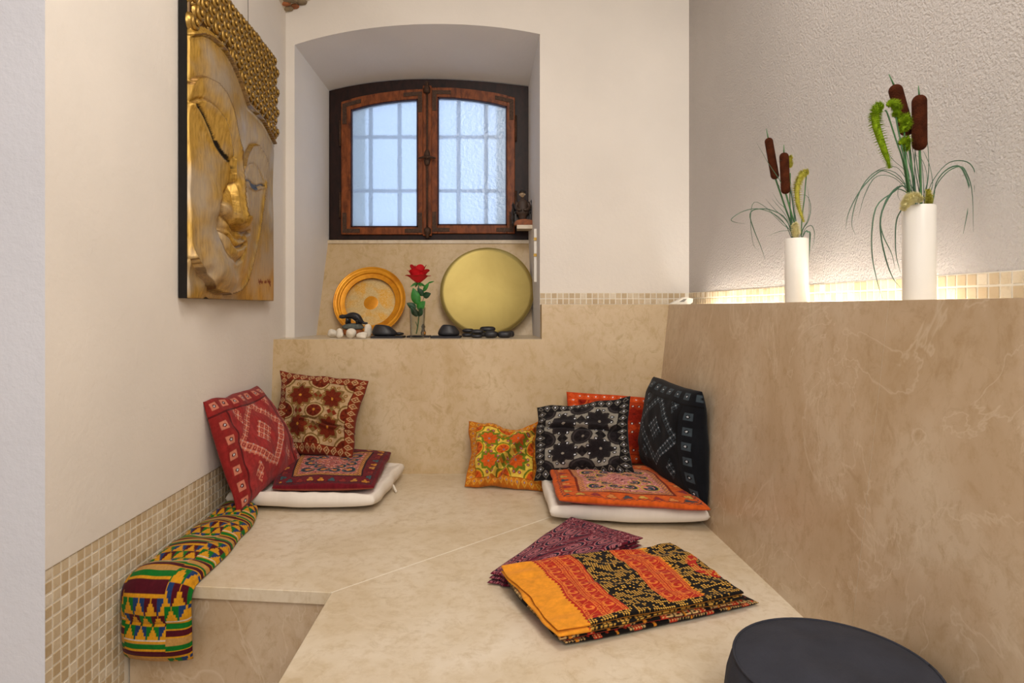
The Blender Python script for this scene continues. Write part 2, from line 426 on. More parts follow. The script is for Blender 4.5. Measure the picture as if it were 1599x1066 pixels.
# left wall, pier, right wall, rest of the room
def sheet(name, pts, mat, label):
    return mk(name, pts, [tuple(range(len(pts)))], mat, None, label=label, **ST)
MZ = E-.509                                      # mosaic top on the left wall
TH = .004                                        # plaster stands proud of the mosaic bed
mb = MB()
mb.add([(XL(YN), YN, MZ), (XL(YP), YP, MZ), (XL(YP), YP, ZTOP), (XL(YN), YN, ZTOP)], [(0, 1, 2, 3)])
mb.add([(XL(YN), YN, MZ), (XL(YN)-TH, YN, MZ-.001), (XL(YP)-TH, YP, MZ-.001), (XL(YP), YP, MZ)], [(0, 1, 2, 3)])
wall_left = mb.build('wall_left', M['wall'], label='smooth white plastered left wall above the mosaic', **ST)
mk('grout_bed', [(XL(YN)-TH, YN, 0), (XL(YP)-TH, YP, 0), (XL(YP)-TH, YP, MZ), (XL(YN)-TH, YN, MZ)], [(0, 1, 2, 3)], M['grout'], wall_left)
sheet('wall_left_pier', [(XL(YN), YN, 0), (-2.6, YN, 0), (-2.6, YN, ZTOP), (XL(YN), YN, ZTOP)], M['pier'], 'grey white pier face at the left edge')
sheet('wall_left_rear', [(-2.6, YN, 0), (-2.6, -2.6, 0), (-2.6, -2.6, ZTOP), (-2.6, YN, ZTOP)], M['wall'], 'white side wall behind the viewer')
sheet('wall_rear', [(-2.6, -2.6, 0), (2.0, -2.6, 0), (2.0, -2.6, ZTOP), (-2.6, -2.6, ZTOP)], M['wall'], 'white wall behind the viewer')
wall_right = sheet('wall_right', [(XR(-2.65), -2.65, 0), (XR(YP+.02), YP+.02, 0), (XR(YP+.02), YP+.02, ZTOP), (XR(-2.65), -2.65, ZTOP)], M['rough'], 'rough sprayed plaster wall behind the vases')

# vaulted ceiling with rubble showing in the corner
xs = np.linspace(0, 1, 28); ys = np.linspace(-2.65, YP+.01, 20); V = []
for y in ys:
    for s in xs:
        x0, x1 = (XL(y) if y > YN else -2.65), XR(y); x = x0+(x1-x0)*s
        V.append((x, y, zceil(x, y) if y > YN-.1 else E+1.72+.0*y))
Fc = [(j*28+i, j*28+i+1, (j+1)*28+i+1, (j+1)*28+i) for j in range(19) for i in range(27)]
ceiling = mk('ceiling', V, Fc, M['vault'], label='vaulted ceiling with bare masonry in the corner', **ST)
random.seed(4)
for k in range(26):
    X = XL(YP)+.012+random.random()*.24; Y = YP-.012-random.random()*.24
    z = zceil(X, Y)
    if k < 5: X, Y = [(-.958, 2.69), (-.935, 2.695), (-.905, 2.69), (-.955, 2.655), (-.925, 2.66)][k]; z = zceil(X, Y)
    r = .016+random.random()*.012
    MB().ball((X, Y, z+.004), (r*1.3, r, .010), seg=8, rings=6).build('brick' if k % 2 else 'stone', M['brick'] if k % 2 else M['stone'], ceiling, smooth=True)

# low travertine wall (slanting back rest) with the light trough behind it
def lowpanel(y0, y1):
    V = []
    for Y in (y0, y1):
        V += [(XB(Y), Y, ZB-.3), (XB(Y), Y, ZB), (XT(Y), Y, ZT), (XT(Y)+.02, Y, ZT), (XT(Y)+.02, Y, ZB-.3)]
    return V, [(0, 1, 6, 5), (1, 2, 7, 6), (2, 3, 8, 7), (3, 4, 9, 8), (4, 0, 5, 9), (0, 4, 3, 2, 1), (5, 6, 7, 8, 9)]
mb = MB(); V = []
for Y in (-.6, YP-.003):
    V += [(XT(Y)+.02, Y, 0), (XT(Y)+.02, Y, ZT-.0005), (XT(Y)+.078, Y, ZT-.0005), (XT(Y)+.078, Y, 0)]
mb.add(V, [(0, 1, 5, 4), (1, 2, 6, 5), (2, 3, 7, 6), (0, 3, 2, 1), (4, 5, 6, 7)])
low = mb.build('wall_right_low', M['trav_top'], label='low slanting travertine wall with a ledge carrying the vases', **ST)
mk('joint', [(XB(1.175)+.0006, 1.172, ZB), (XB(1.175)+.0006, 1.178, ZB), (XT(1.175)+.0006, 1.178, ZT), (XT(1.175)+.0006, 1.172, ZT)], [(0, 1, 2, 3)], M['grout'], low)
for y0, y1 in ((1.1757, 2.6), (-.6, 1.1743)):
    V, Fc = lowpanel(y0, y1); mk('panel', V, Fc, M['trav_low'], low)
V = []
for Y in (-.6, YP-.003): V += [(XT(Y)+.078, Y, ZT-.06), (XR(Y), Y, ZT-.06)]
mk('trough_base', V, [(0, 1, 3, 2)], M['grout'], low)
led = MB()
ya, yb = 1.22, 2.45
led.add([(XT(ya)+.085, ya, ZT-.052), (XT(yb)+.085, yb, ZT-.052), (XT(yb)+.097, yb, ZT-.052), (XT(ya)+.097, ya, ZT-.052),
         (XT(ya)+.085, ya, ZT-.046), (XT(yb)+.085, yb, ZT-.046), (XT(yb)+.097, yb, ZT-.046), (XT(ya)+.097, ya, ZT-.046)],
        [(0, 1, 2, 3), (4, 7, 6, 5), (0, 4, 5, 1), (2, 6, 7, 3), (0, 3, 7, 4), (1, 5, 6, 2)])
led.build('light_strip', M['led'], label='warm light strip hidden in the trough behind the low wall', cat='light strip')

# mosaic tiles
PT = .025; tw = PT-.0040
tv = [(-tw/2, -tw/2, 0), (tw/2, -tw/2, 0), (tw/2, tw/2, 0), (-tw/2, tw/2, 0)]
b = tw/2-.0008
tv += [(-b, -b, .0014), (b, -b, .0014), (b, b, .0014), (-b, b, .0014)]
tf = [(4, 5, 6, 7), (0, 1, 5, 4), (1, 2, 6, 5), (2, 3, 7, 6), (3, 0, 4, 7)]
tm = bpy.data.meshes.new('tile'); tm.from_pydata(tv, [], tf); tm.materials.append(M['tile'])
def tiles(parent, mats, limit):
    org = worigin(parent)
    for m in mats[:limit]:
        o = bpy.data.objects.new('tile', tm); sc.collection.objects.link(o); o.parent = parent
        m = m.copy(); m.translation -= org; o.matrix_local = m
    rest = MB()
    for m in mats[limit:]: rest.add([m @ Vector(p) for p in tv], tf)
    if rest.v: rest.build('tile_field', M['tile'], parent, kind='stuff')
def basis(ex, ez, loc, jit=0):
    ex = Vector(ex).normalized(); ez = Vector(ez).normalized(); ey = ez.cross(ex)
    m = Matrix((ex, ey, ez)).transposed().to_4x4()
    m = m @ Matrix.Rotation(random.uniform(-jit, jit), 4, 'Z') @ Matrix.Rotation(random.uniform(-jit, jit), 4, 'X')
    m.translation = loc; return m
dl = Vector((-.0431, 1, 0)).normalized(); nl = Vector((1, .0431, 0)).normalized()
mats = []
for c in range(60):
    Y = YN+.013+c*PT
    if Y > 2.50: break
    for r in range(19):
        z = MZ-.014-r*PT
        if Y > 1.50 and z < ZB: continue
        mats.append((Y*(1 if z > ZB-.24 else 3), basis(dl, nl, Vector((XL(Y)-TH+.0002, Y, z)), .008)))
mats.sort(key=lambda t: t[0]); tiles(wall_left, [m for _, m in mats], 300)
mats = []
for c in range(26):
    X = XNR+.012+c*PT
    if X > XR(YP)-.008: break
    for r in range(2): mats.append(basis((1, 0, 0), (0, -1, 0), Vector((X, YP-.0012, ZTILE-.0125-r*PT)), .015))
tiles(wall_back, mats, 300)
mk('grout_bed', [(XNR, YP-.001, ZTILE), (XNR, YP-.001, E+.01), (XR(YP), YP-.001, E+.01), (XR(YP), YP-.001, ZTILE)], [(0, 1, 2, 3)], M['grout'], wall_back)
dr = Vector((-.0735, 1, 0)).normalized(); nr = Vector((-1, -.0735, 0)).normalized()
mats = []
for c in range(90):
    Y = YP-.014-c*PT
    if Y < .55: break
    for r in range(3):
        if r < 2: mats.append(basis(dr, nr, Vector((XR(Y)-.0012, Y, ZTILE-.0125-r*PT)), .015))
tiles(wall_right, mats[::-1], 300)
mk('grout_bed', [(XR(.2)-.001, .2, ZTILE), (XR(YP)-.001, YP, ZTILE), (XR(YP)-.001, YP, E-.05), (XR(.2)-.001, .2, E-.05)], [(0, 1, 2, 3)], M['grout'], wall_right)

# bench: stone slabs, riser
bench = thing('corner_bench', (-.3, 1.8, 0), 'built-in L shaped pale travertine bench with a mitred seam', 'bench')
c0 = BP(517.5, 924.7); c1 = BP(850, 810)
dsm = (c1-c0); kx = c0+dsm*((XB(1.9)+.0-c0.x)/dsm.x)     # seam runs on to the low wall
yfl = 1.505; xfl = XL(1.5)-TH+.004
g = .0006
nrm = Vector((-dsm.y, dsm.x, 0)).normalized()*g
back_poly = [Vector((xfl, yfl, 0)), c0+nrm, kx+nrm, Vector((XB(2.5)+.03, 2.56, 0)), Vector((XL(2.56)-TH+.004, 2.56, 0))]
front_poly = [c0-nrm, Vector((-.398+.018, .35, 0)), Vector((XB(.35)+.01, .35, 0)), Vector((XB(kx.y)+.01, kx.y, 0))]
front_poly[1] = Vector((-.395, .35, 0)); front_poly[3] = kx-nrm
for nm, pl, lb in (('slab', back_poly, 'bench slab along the back wall'), ('slab', front_poly, 'bench slab running towards the viewer')):
    o = MB().prism([(p.x, p.y, ZB-.03) for p in pl], (0, 0, .03)).build(nm, M['trav_top'], bench, label=lb); bevel(o, .0015, 1)
MB().prism([(p.x, p.y, ZB-.02) for p in (c0+nrm*2, kx+nrm*2, kx-nrm*2, c0-nrm*2)], (0, 0, .0196)).build('joint', M['grout'], bench)
MB().prism([(xfl, yfl+.012, 0.0), (c0.x+.02, c0.y+.012, 0), (c0.x+.02, c0.y+.2, 0), (xfl, yfl+.2, 0)], (0, 0, ZB-.0305)).build('riser', M['trav_low'], bench, label='veined stone riser below the bench slab')
MB().prism([(c0.x+.014, c0.y+.1, 0), (-.395+.014, .35, 0), (-.3, .35, 0), (-.3, c0.y+.1, 0)], (0, 0, ZB-.0305)).build('riser', M['trav_low'], bench)

# ------------------------------------------------------------------ window
window = bpy.data.objects.new('window_1', None); sc.collection.objects.link(window); window.location = P(667, 374, YW)
setp(window, 'old arched two leaf wooden window with frosted panes', None, None, 'structure')
ftop = lambda x: float(np.interp(x, [p[0] for p in wa], [p[1] for p in wa]))
def bar_px(mb, x0, x1, lo, hi, Y0, Y1, n=1):
    """bar between two pixel curves lo(x) / hi(x), front at Y0"""
    f = lambda g, x: g(x) if callable(g) else g
    xs = np.linspace(x0, x1, n+1); V = []; Fc = []
    for x in xs:
        a = P(x, f(lo, x), Y0); b_ = P(x, f(hi, x), Y0)
        V += [a, b_, Vector((b_.x, Y1, b_.z)), Vector((a.x, Y1, a.z))]
    for i in range(n):
        k = i*4
        for j in range(4): Fc.append((k+j, k+(j+1) % 4, k+4+(j+1) % 4, k+4+j))
    Fc += [(3, 2, 1, 0), (n*4, n*4+1, n*4+2, n*4+3)]
    return mb.add(V, Fc)
ltop = lambda x: float(np.interp(x, [532, 560, 590, 625, 661], [159, 151, 145.5, 141, 138.5]))
rtop = lambda x: float(np.interp(x, [673, 710, 740, 775, 804], [136.5, 137, 140, 145, 152]))
lglass = lambda x: float(np.interp(x, [547, 575, 600, 625, 653], [171, 163.5, 159, 156, 154]))
rglass = lambda x: float(np.interp(x, [682, 710, 740, 770, 792], [151, 152, 155, 160, 166]))
Y0 = 3.112; Y1 = 3.17
fm = M['dark_wood_frame']
for a in ((514, 533, 374, ftop), (803, 825, 374, ftop)):
    bar_px(MB(), a[0], a[1], a[2], a[3], Y0, Y1, 4).build('frame_stile', fm, window)
bar_px(MB(), 533, 803, 374.5, 365, Y0, Y1).build('frame_rail', fm, window)
mb = MB()
bar_px(mb, 533, 803, lambda x: ltop(x)+1 if x < 661 else (rtop(x)+1 if x > 673 else 139), ftop, Y0, Y1, 30).build('frame_head', fm, window)
def leaf(x0, x1, g0, g1, top, glass, gb, bot):
    lf = bpy.data.objects.new('casement', None); sc.collection.objects.link(lf); lf.parent = window
    lf.location = P((x0+x1)/2, bot, 3.1)-window.location
    A, B = 3.096, 3.15; wm = M['casement_wood']
    for a, b_ in ((x0, g0), (g1, x1)): bevel(bar_px(MB(), a, b_, bot, top, A, B, 3).build('stile', wm, lf), .003)
    bevel(bar_px(MB(), g0, g1, bot, gb, A+.001, B).build('bottom_rail', wm, lf), .003)
    bar_px(MB(), g0, g1, glass, top, A+.001, B, 12).build('top_rail', wm, lf)
    bar_px(MB(), g0-1, g1+1, gb+1.5, lambda x: glass(min(max(x, g0), g1))-1.5, 3.118, 3.122, 12).build('pane', M['frost'], lf, label='rippled frosted glass pane')
    # putty bead round the pane
    mbq = MB(); bd = wood_bead
    bar_px(mbq, g0, g0+2, gb, glass, 3.1, 3.118, 2); bar_px(mbq, g1-2, g1, gb, glass, 3.1, 3.118, 2); bar_px(mbq, g0, g1, gb, gb-2, 3.1, 3.118)
    bar_px(mbq, g0, g1, lambda x: glass(x)+2, glass, 3.1, 3.118, 12)
    mbq.build('glazing_bead', bd, lf)
    for cx, sx in ((x0+5, 1), (x1-5, -1)):
        for cy, sy in ((bot-4, -1), (None, 1)):
            m2 = MB()
            if cy is None:
                bar_px(m2, *sorted((cx-3*sx, cx+26*sx)), lambda x: top(x)+10, lambda x: top(x)+4, 3.0935, 3.097, 4)
                bar_px(m2, *sorted((cx-3*sx, cx+3.5*sx)), top(cx)+36, lambda x: top(x)+10, 3.0935, 3.097)
            else:
                bar_px(m2, *sorted((cx-3*sx, cx+24*sx)), cy+1, cy-5, 3.0935, 3.097)
                bar_px(m2, *sorted((cx-3*sx, cx+3.5*sx)), cy-5, cy-30, 3.0935, 3.097)
            m2.build('corner_plate', M['iron'], lf)
    return lf
wood_bead = wood('dark glazing bead', '#1d0f12', '#3c2030')
leaf(532.5, 661, 547.5, 652.5, ltop, lglass, 354.5, 366)
leaf(673, 804, 683, 791.5, rtop, rglass, 351.5, 364.5)
bevel(bar_px(MB(), 660, 674, 368, 133, 3.088, 3.112).build('astragal', M['casement_wood'], window), .004)
rod = MB().tube([P(667, y, 3.082) for y in (366, 300, 246, 180, 132)], .0048, 8)
bolt = rod.build('bolt_rod', M['iron'], window, smooth=True)
MB().ball(P(667, 246, 3.078), (.016, .010, .042)).build('lock_case', M['iron'], bolt, smooth=True)
MB().tube([P(654, 247, 3.068), P(662, 245, 3.062), P(672, 245, 3.062), P(680, 247, 3.068)], [.004, .006, .006, .004], 8).ball(P(667, 245, 3.064), .011).build('handle', M['iron'], bolt, smooth=True)
MB().lathe([(.006, -.02), (.016, -.014), (.018, .004), (.012, .018), (.007, .024), (.010, .034), (.004, .042)], Matrix.Translation(P(666.5, 140, 3.082)), 12).build('top_keeper', M['iron'], bolt, smooth=True)
MB().lathe([(.005, -.034), (.010, -.028), (.008, -.018), (.017, -.008), (.017, .012), (.006, .02)], Matrix.Translation(P(667.5, 361, 3.082)), 12).build('bottom_keeper', M['iron'], bolt, smooth=True)
for x, y in ((531, 208), (531, 320), (805.5, 200), (805.5, 318)):
    MB().tube([P(x, y+20, 3.1), P(x, y-20, 3.1)], .0055, 8).build('hinge', M['iron'], window, smooth=True)
grille = thing('window_grille', P(667, 380, 3.26), 'dim iron bar grille outside behind the frosted panes', 'grille')
for x in (579, 624, 716, 759): MB().tube([P(x, 385, 3.26), P(x, 120, 3.26)], .011, 8).build('upright_bar', M['bar'], grille, smooth=True)
for y in (214, 298): MB().tube([P(520, y, 3.26), P(822, y, 3.26)], .010, 8).build('cross_bar', M['bar'], grille, smooth=True)
# ------------------------------------------------------------------ printed and stitched patterns (dyed colour per vertex)
C = lambda h: srgb(h)
def fillm(col, mask, c):
    col[mask] = c
def wear(col, u, v, amt=.22, s=26, k=1):
    n = vnoise(u*s, v*s, k)*.5+vnoise(u*s*2.7, v*s*2.7, k+1)*.5
    return col*(1-amt+2*amt*n)[..., None]
def star(x, y, cx, cy, r, pts=8, amp=.16, ph=0.0):
    dx, dy = x-cx, y-cy; a = np.arctan2(dy, dx); d = np.hypot(dx, dy)
    tri = np.abs(((a+ph)/(2*math.pi)*pts) % 1-.5)*2        # 0..1 saw
    return d/(r*(1-amp+2*amp*(tri-.5)*1.0+amp*.5))
def star_print(u, v, ground, starc, outline, band, bandl, accent, mirror='#e8e8ee', b=.115, edge=None, dots=None, ss=.155):
    U0, V0 = u, v; u = u+.022*(vnoise(U0*4, V0*4, 6)-.5)+.008*(vnoise(U0*14, V0*14, 7)-.5); v = v+.022*(vnoise(U0*4+9, V0*4, 5)-.5)+.008*(vnoise(U0*14, V0*14+5, 4)-.5)
    col = np.empty(u.shape+(3,)); col[:] = C(ground)
    x = (u-b)/(1-2*b); y = (v-b)/(1-2*b)
    cen = [(.26, .26), (.74, .26), (.26, .74), (.74, .74)]
    dot = C(dots or accent)
    # small checker lozenges between the stars
    for cx, cy in ((.5, .24), (.5, .76), (.24, .5), (.76, .5)):
        d = np.abs(x-cx)+np.abs(y-cy); m = d < .085
        chk = ((np.floor((x-cx+y-cy)/.085)+np.floor((x-cx-y+cy)/.085)) % 2) > 0
        fillm(col, m, C(band)); fillm(col, m & chk, C(outline))
    for cx, cy in cen:
        fillm(col, star(x, y, cx, cy, .195) < 1, C(outline)); s = star(x, y, cx, cy, ss)
        fillm(col, s < 1, C(starc)); a = np.arctan2(y-cy, x-cx)
        fillm(col, (s < .9) & (np.abs((a/(2*math.pi)*8) % 1-.5) < .05), C(starc)*.55); fillm(col, s < .14, C(accent))
    for cx, cy in ((.5, .5), (.5, -.02), (.5, 1.02), (-.02, .5), (1.02, .5), (-.02, -.02), (1.02, 1.02), (-.02, 1.02), (1.02, -.02)):
        d = np.hypot(x-cx, y-cy); R = .145 if (cx, cy) == (.5, .5) else .165
        fillm(col, d < R, C(outline)); fillm(col, d < R*.86, C(bandl)*.8 if edge is None else C(edge)); fillm(col, d < R*.74, C(starc))
        a = np.arctan2(y-cy, x-cx); fillm(col, (d < R*.6) & (np.cos(a*6) > .55) & (d > R*.25), C(starc)*.55); fillm(col, d < R*.14, C(accent))
        for k in range(8):
            aa = (k+.5)*math.pi/4; px, py = cx+math.cos(aa)*R*1.42, cy+math.sin(aa)*R*1.42
            dd = np.hypot(x-px, y-py); fillm(col, dd < .026, dot); fillm(col, dd < .012, C(mirror))
    # border
    e = np.minimum(np.minimum(u, 1-u), np.minimum(v, 1-v)); inb = e < b
    fillm(col, inb, C(band)); along = np.where(np.minimum(u, 1-u) < np.minimum(v, 1-v), v, u)
    p = (along/.083) % 1-.5; q = (e/b-.52)*.9; dd = np.abs(p)+np.abs(q)*1.1
    fillm(col, inb & (dd < .44), C(bandl)*.75+C(band)*.25); fillm(col, inb & (dd < .29), C(band)*1.1); fillm(col, inb & (dd < .13), C(mirror) if dots else C(accent))
    fillm(col, inb & (np.abs(e/b-.97) < .05), C(band)*.5)
    return wear(col, u, v)
def stitch_print(u, v, field, light, bandc, dark, mirror='#dfe3ea'):
    col = np.empty(u.shape+(3,)); col[:] = C(field)
    weave = vnoise(u*60, v*9, 2); col *= (.82+.36*weave)[..., None]
    # stitched motifs on a fine lattice of little flowers
    ce = .078; a = u+v; bq = u-v
    p = (a/ce) % 1-.5; q = (bq/ce) % 1-.5
    fl = ((np.abs(p) < .17) | (np.abs(q) < .17) | ((np.abs(p) > .38) & (np.abs(q) > .38))) & (np.hypot(p, q) > .1)
    D = np.abs(u-.5)+np.abs(v-.52)
    m = ((D > .275) & (D < .385)) | (D < .125)
    for cx, cy in ((.27, .79), (.77, .83), (.30, .21), (.75, .2)): m |= (np.abs(u-cx)*1.9+np.abs(v-cy)) < .10
    fillm(col, m & fl, C(light)); fillm(col, m & (np.hypot(p, q) < .11), C(mirror)*.7)
    # side and top borders of squares with a mirror
    for e, al in ((u, v), (1-u, v), (1-v, u)):
        bw = .15; inb = e < bw; col[inb] = (C(bandc)*(.85+.3*weave[..., None]))[inb]
        fillm(col, np.abs(e-bw) < .006, C(dark))
        pp = (al/.135) % 1-.5; qq = (e-.07)/.135
        sq = inb & (np.abs(pp) < .27) & (np.abs(qq) < .25); fillm(col, sq, C(light)*.95)
        fillm(col, sq & (np.hypot(pp, qq) < .12), C(dark)); fillm(col, inb & (np.hypot(pp, qq) < .06), C(mirror)*.8)
    return wear(col, u, v, .18)
def pad_print(u, v, band, band2, field, lines, hook, spots):
    col = np.empty(u.shape+(3,)); col[:] = C(field)
    x = (u-.17)/.66; y = (v-.17)/.66
    wx = x+.05*np.sin(9*y+3*x); wy = y+.05*np.sin(11*x)
    f1 = np.sin(wx*34+2.2*np.sin(wy*23))*np.cos(wy*29+1.7*np.sin(wx*19))
    for lo, hi, c in ((.28, .5, lines[0]), (-.1, .08, lines[1]), (-.6, -.42, lines[2]), (.7, .8, lines[3])): fillm(col, (f1 > lo) & (f1 < hi), C(c))
    sx = np.abs(x-.5); sy = np.abs(y-.5)
    for cx, cy, r in ((.30, .30, .085), (.08, .30, .075), (.30, .08, .07), (.16, .16, .06)):
        d = np.hypot(sx-cx, (sy-cy)*1.25); a = np.arctan2(sy-cy, sx-cx)
        ring = (d < r) & (d > r*.55) & (a > -2.2); fillm(col, ring, C(hook)); fillm(col, (d < r*.4), C(spots[0])); fillm(col, (d > r) & (d < r*1.25), C(spots[1]))
    e = np.minimum(np.minimum(u, 1-u), np.minimum(v, 1-v)); al = np.where(np.minimum(u, 1-u) < np.minimum(v, 1-v), v, u)
    i3 = (e < .215); chk = (np.sin(al*170)*np.sin(e*230) > .1); fillm(col, i3, C(field)*.55); fillm(col, i3 & chk, C(lines[3]))
    inb = e < .165; fillm(col, inb, C(band)); fillm(col, np.abs(e-.165) < .008, C(band2)*.5)
    p = (al/.105) % 1-.5; k = np.floor(al/.105).astype(int); q = (e-.05)/.09
    tri = inb & (q > 0) & (q < 1) & (np.abs(p) < .46*(1-q)); fillm(col, tri, C(band)*.6)
    for i, c in enumerate(spots):
        mm = tri & (k % len(spots) == i)
        for ox, oy in ((-.15, .25), (.15, .25), (0, .55)): fillm(col, mm & (np.hypot(p-ox, q-oy) < .16), C(c))
    zz = np.abs(e-.03-.016*np.abs(((al/.05) % 1)*2-1)) < .0035; fillm(col, zz, C(hook)*.8)
    return wear(col, u, v, .25)
KP = dict(o='#cf901a', g='#0f6a22', m='#4d0f1c', b='#1f3a66', t='#b98a4a', w='#cfc0b0')
def kente(s, t):
    """s: 0..1 across, t: metres along"""
    col = np.empty(s.shape+(3,)); col[:] = C(KP['t'])
    h = .086
    def tri(x, y, n):
        y = .999-y; c = np.empty(x.shape+(3,)); yy = y*3; r = np.floor(yy); f = yy-r; fs = np.floor(f*4)/4
        xp = x*n+.5*r; ce = np.floor(xp); tt = np.abs(xp-ce-.5)
        c[:] = C(KP['g']); pick = np.floor(ce*1.7+r*2.3+.5) % 3; c[pick == 1] = C(KP['m']); c[pick == 2] = C(KP['b'])
        fillm(c, tt < .5*(1-fs)-.09, C(KP['o'])); return c
    def stripes(y):
        c = np.empty(y.shape+(3,)); c[:] = C(KP['t'])
        for lo, hi, k in ((.0, .04, 'w'), (.04, .09, 'o'), (.10, .24, 'g'), (.24, .28, 'o'), (.28, .44, 'm'), (.44, .47, 'o'), (.66, .78, 'g'), (.78, .81, 'o'), (.81, .95, 'm'), (.95, 1, 'o')):
            fillm(c, (y >= lo) & (y < hi), C(KP[k]))
        return c
    for a, b_, off, n in ((0, .11, .5, 1), (.11, .72, 0, 3.5), (.72, 1.01, .5, 1.7)):
        m = (s >= a) & (s < b_); k = t/h+off; blk = np.floor(k).astype(int) % 2 == 0; y = k-np.floor(k)
        ss = (s-a)/(b_-a); A = tri(ss, y, n); B = stripes(y); cc = np.where(blk[..., None], B, A); col[m] = cc[m]
    return wear(col, s*3, t*9, .2)
def scroll(x, y, c1, c2):
    """band of scrolls: x along (cells), y across 0..1"""
    col = np.empty(x.shape+(3,)); col[:] = C(c1)
    for yy in (.06, .22, .78, .94): fillm(col, np.abs(y-yy) < .022, C(c2))
    p = x % 1-.5; q = (y-.5)*.9; r = np.hypot(p, q); a = np.arctan2(q, p)
    fillm(col, (r < .33) & (np.cos(a-r*17) > .35), C(c2)); fillm(col, (np.abs(q-.22*np.sin(x*2*math.pi)) < .022) & (r > .3), C(c2))
    fillm(col, ((y < .2) | (y > .8)) & (np.sin(x*38) > .3) & (np.abs(y-.5) > .31) & (np.abs(y-.5) < .41), C(c2))
    return col
def sari(u, v):
    col = np.empty(u.shape+(3,)); OR, RD, BK, GD = '#e8962a', '#b02a1c', '#17120f', '#d9a548'
    col[:] = C(OR)
    w = u+.012*np.sin(v*7)
    tooth = .012*np.abs(((v*26) % 1)*2-1)
    m = (w > .15+tooth) & (w < .37); col[m] = scroll(v*9, np.clip((w-.165)/.2, 0, .999)*2 % 1, RD, '#e07a34')[m]
    def dots(n1, n2, base, dc):
        c = np.empty(u.shape+(3,)); c[:] = C(base); p = (u*n1) % 1-.5; q = (v*n2) % 1-.5
        i, j = np.floor(u*n1), np.floor(v*n2); g = ((i+j) % 6 < 3.5) | ((i-j) % 8 < 2.5); hsh = vnoise(i*.73, j*.81, 4)
        fillm(c, (np.hypot(p, q) < .38) & g & (hsh > .34), C(dc)); return c
    m = (w >= .37) & (w < .60); col[m] = dots(76, 54, BK, GD)[m]
    m = (w >= .60) & (w < .80); col[m] = scroll(v*9+.3, np.clip((w-.60)/.2, 0, .999)*2 % 1, RD, '#e07a34')[m]
    m = (w >= .80+tooth*1.6) ; col[m] = dots(70, 50, BK, GD)[m]
    m = (w > .9) & (np.hypot(w-1.02, (v-.5)*.6) < .13); col[m] = dots(70, 50, RD, GD)[m]
    m = (w > .9) & (np.hypot(w-1.02, (v-.5)*.6) < .075); col[m] = dots(90, 60, BK, GD)[m]
    m = (v < .05) & (w > .16); col[m] = dots(76, 54, BK, GD)[m]
    return wear(col, u, v, .12)
def under_sari(u, v):
    col = np.empty(u.shape+(3,)); col[:] = C('#17120f'); p = (u*72) % 1-.5; q = (v*50) % 1-.5
    g = vnoise(u*16, v*10, 3); fillm(col, (np.hypot(p, q) < .36) & (g > .42), C('#e0b878'))
    st = (u*5.2+.3) % 1; m = (st < .2); col[m] = C('#b5301c'); fillm(col, m & (np.hypot(p, q) < .3), C('#e8c07c'))
    m = (st > .55) & (st < .62); col[m] = C('#d98a28')
    r = np.hypot(((u*22) % 1-.5), ((v*14) % 1-.5)); fillm(col, (r < .16) & (st > .3), C('#cc4424'))
    return wear(col, u, v, .15)
def ajrakh(u, v):
    MA, NV, PK = '#661229', '#14122a', '#b9747a'
    col = np.empty(u.shape+(3,)); col[:] = C(MA)
    p = (u*5.5) % 1-.5; q = (v*4.5) % 1-.5; r = np.hypot(p, q)
    for lo, hi, c in ((.42, .47, PK), (.26, .31, PK), (.31, .42, NV), (.16, .21, PK), (.0, .08, NV), (.09, .13, PK)): fillm(col, (r > lo) & (r < hi), C(c))
    d = np.abs(np.abs(p)-.5)+np.abs(np.abs(q)-.5); fillm(col, d < .22, C(NV)); fillm(col, d < .13, C(PK)); fillm(col, d < .08, C(MA))
    m = (u > .42) & (u < .58); mc = np.empty(u.shape+(3,)); mc[:] = C(MA); w = (v*5+.5*np.sin(u*18)) % 1
    fillm(mc, w < .2, C(NV)); fillm(mc, (w > .2) & (w < .27), C(PK)); fillm(mc, (w > .5) & (w < .56), C(PK)); col[m] = mc[m]
    e = v > .80; mc = np.empty(u.shape+(3,)); mc[:] = C(MA); nz = vnoise(u*60, v*60, 5); fillm(mc, np.abs(nz-.5) < .07, C(PK)); fillm(mc, nz > .72, C(NV)); col[e] = mc[e]
    sp = vnoise(u*60, v*60, 6); fillm(col, (sp > .9), C(PK))
    return wear(col, u, v, .2)

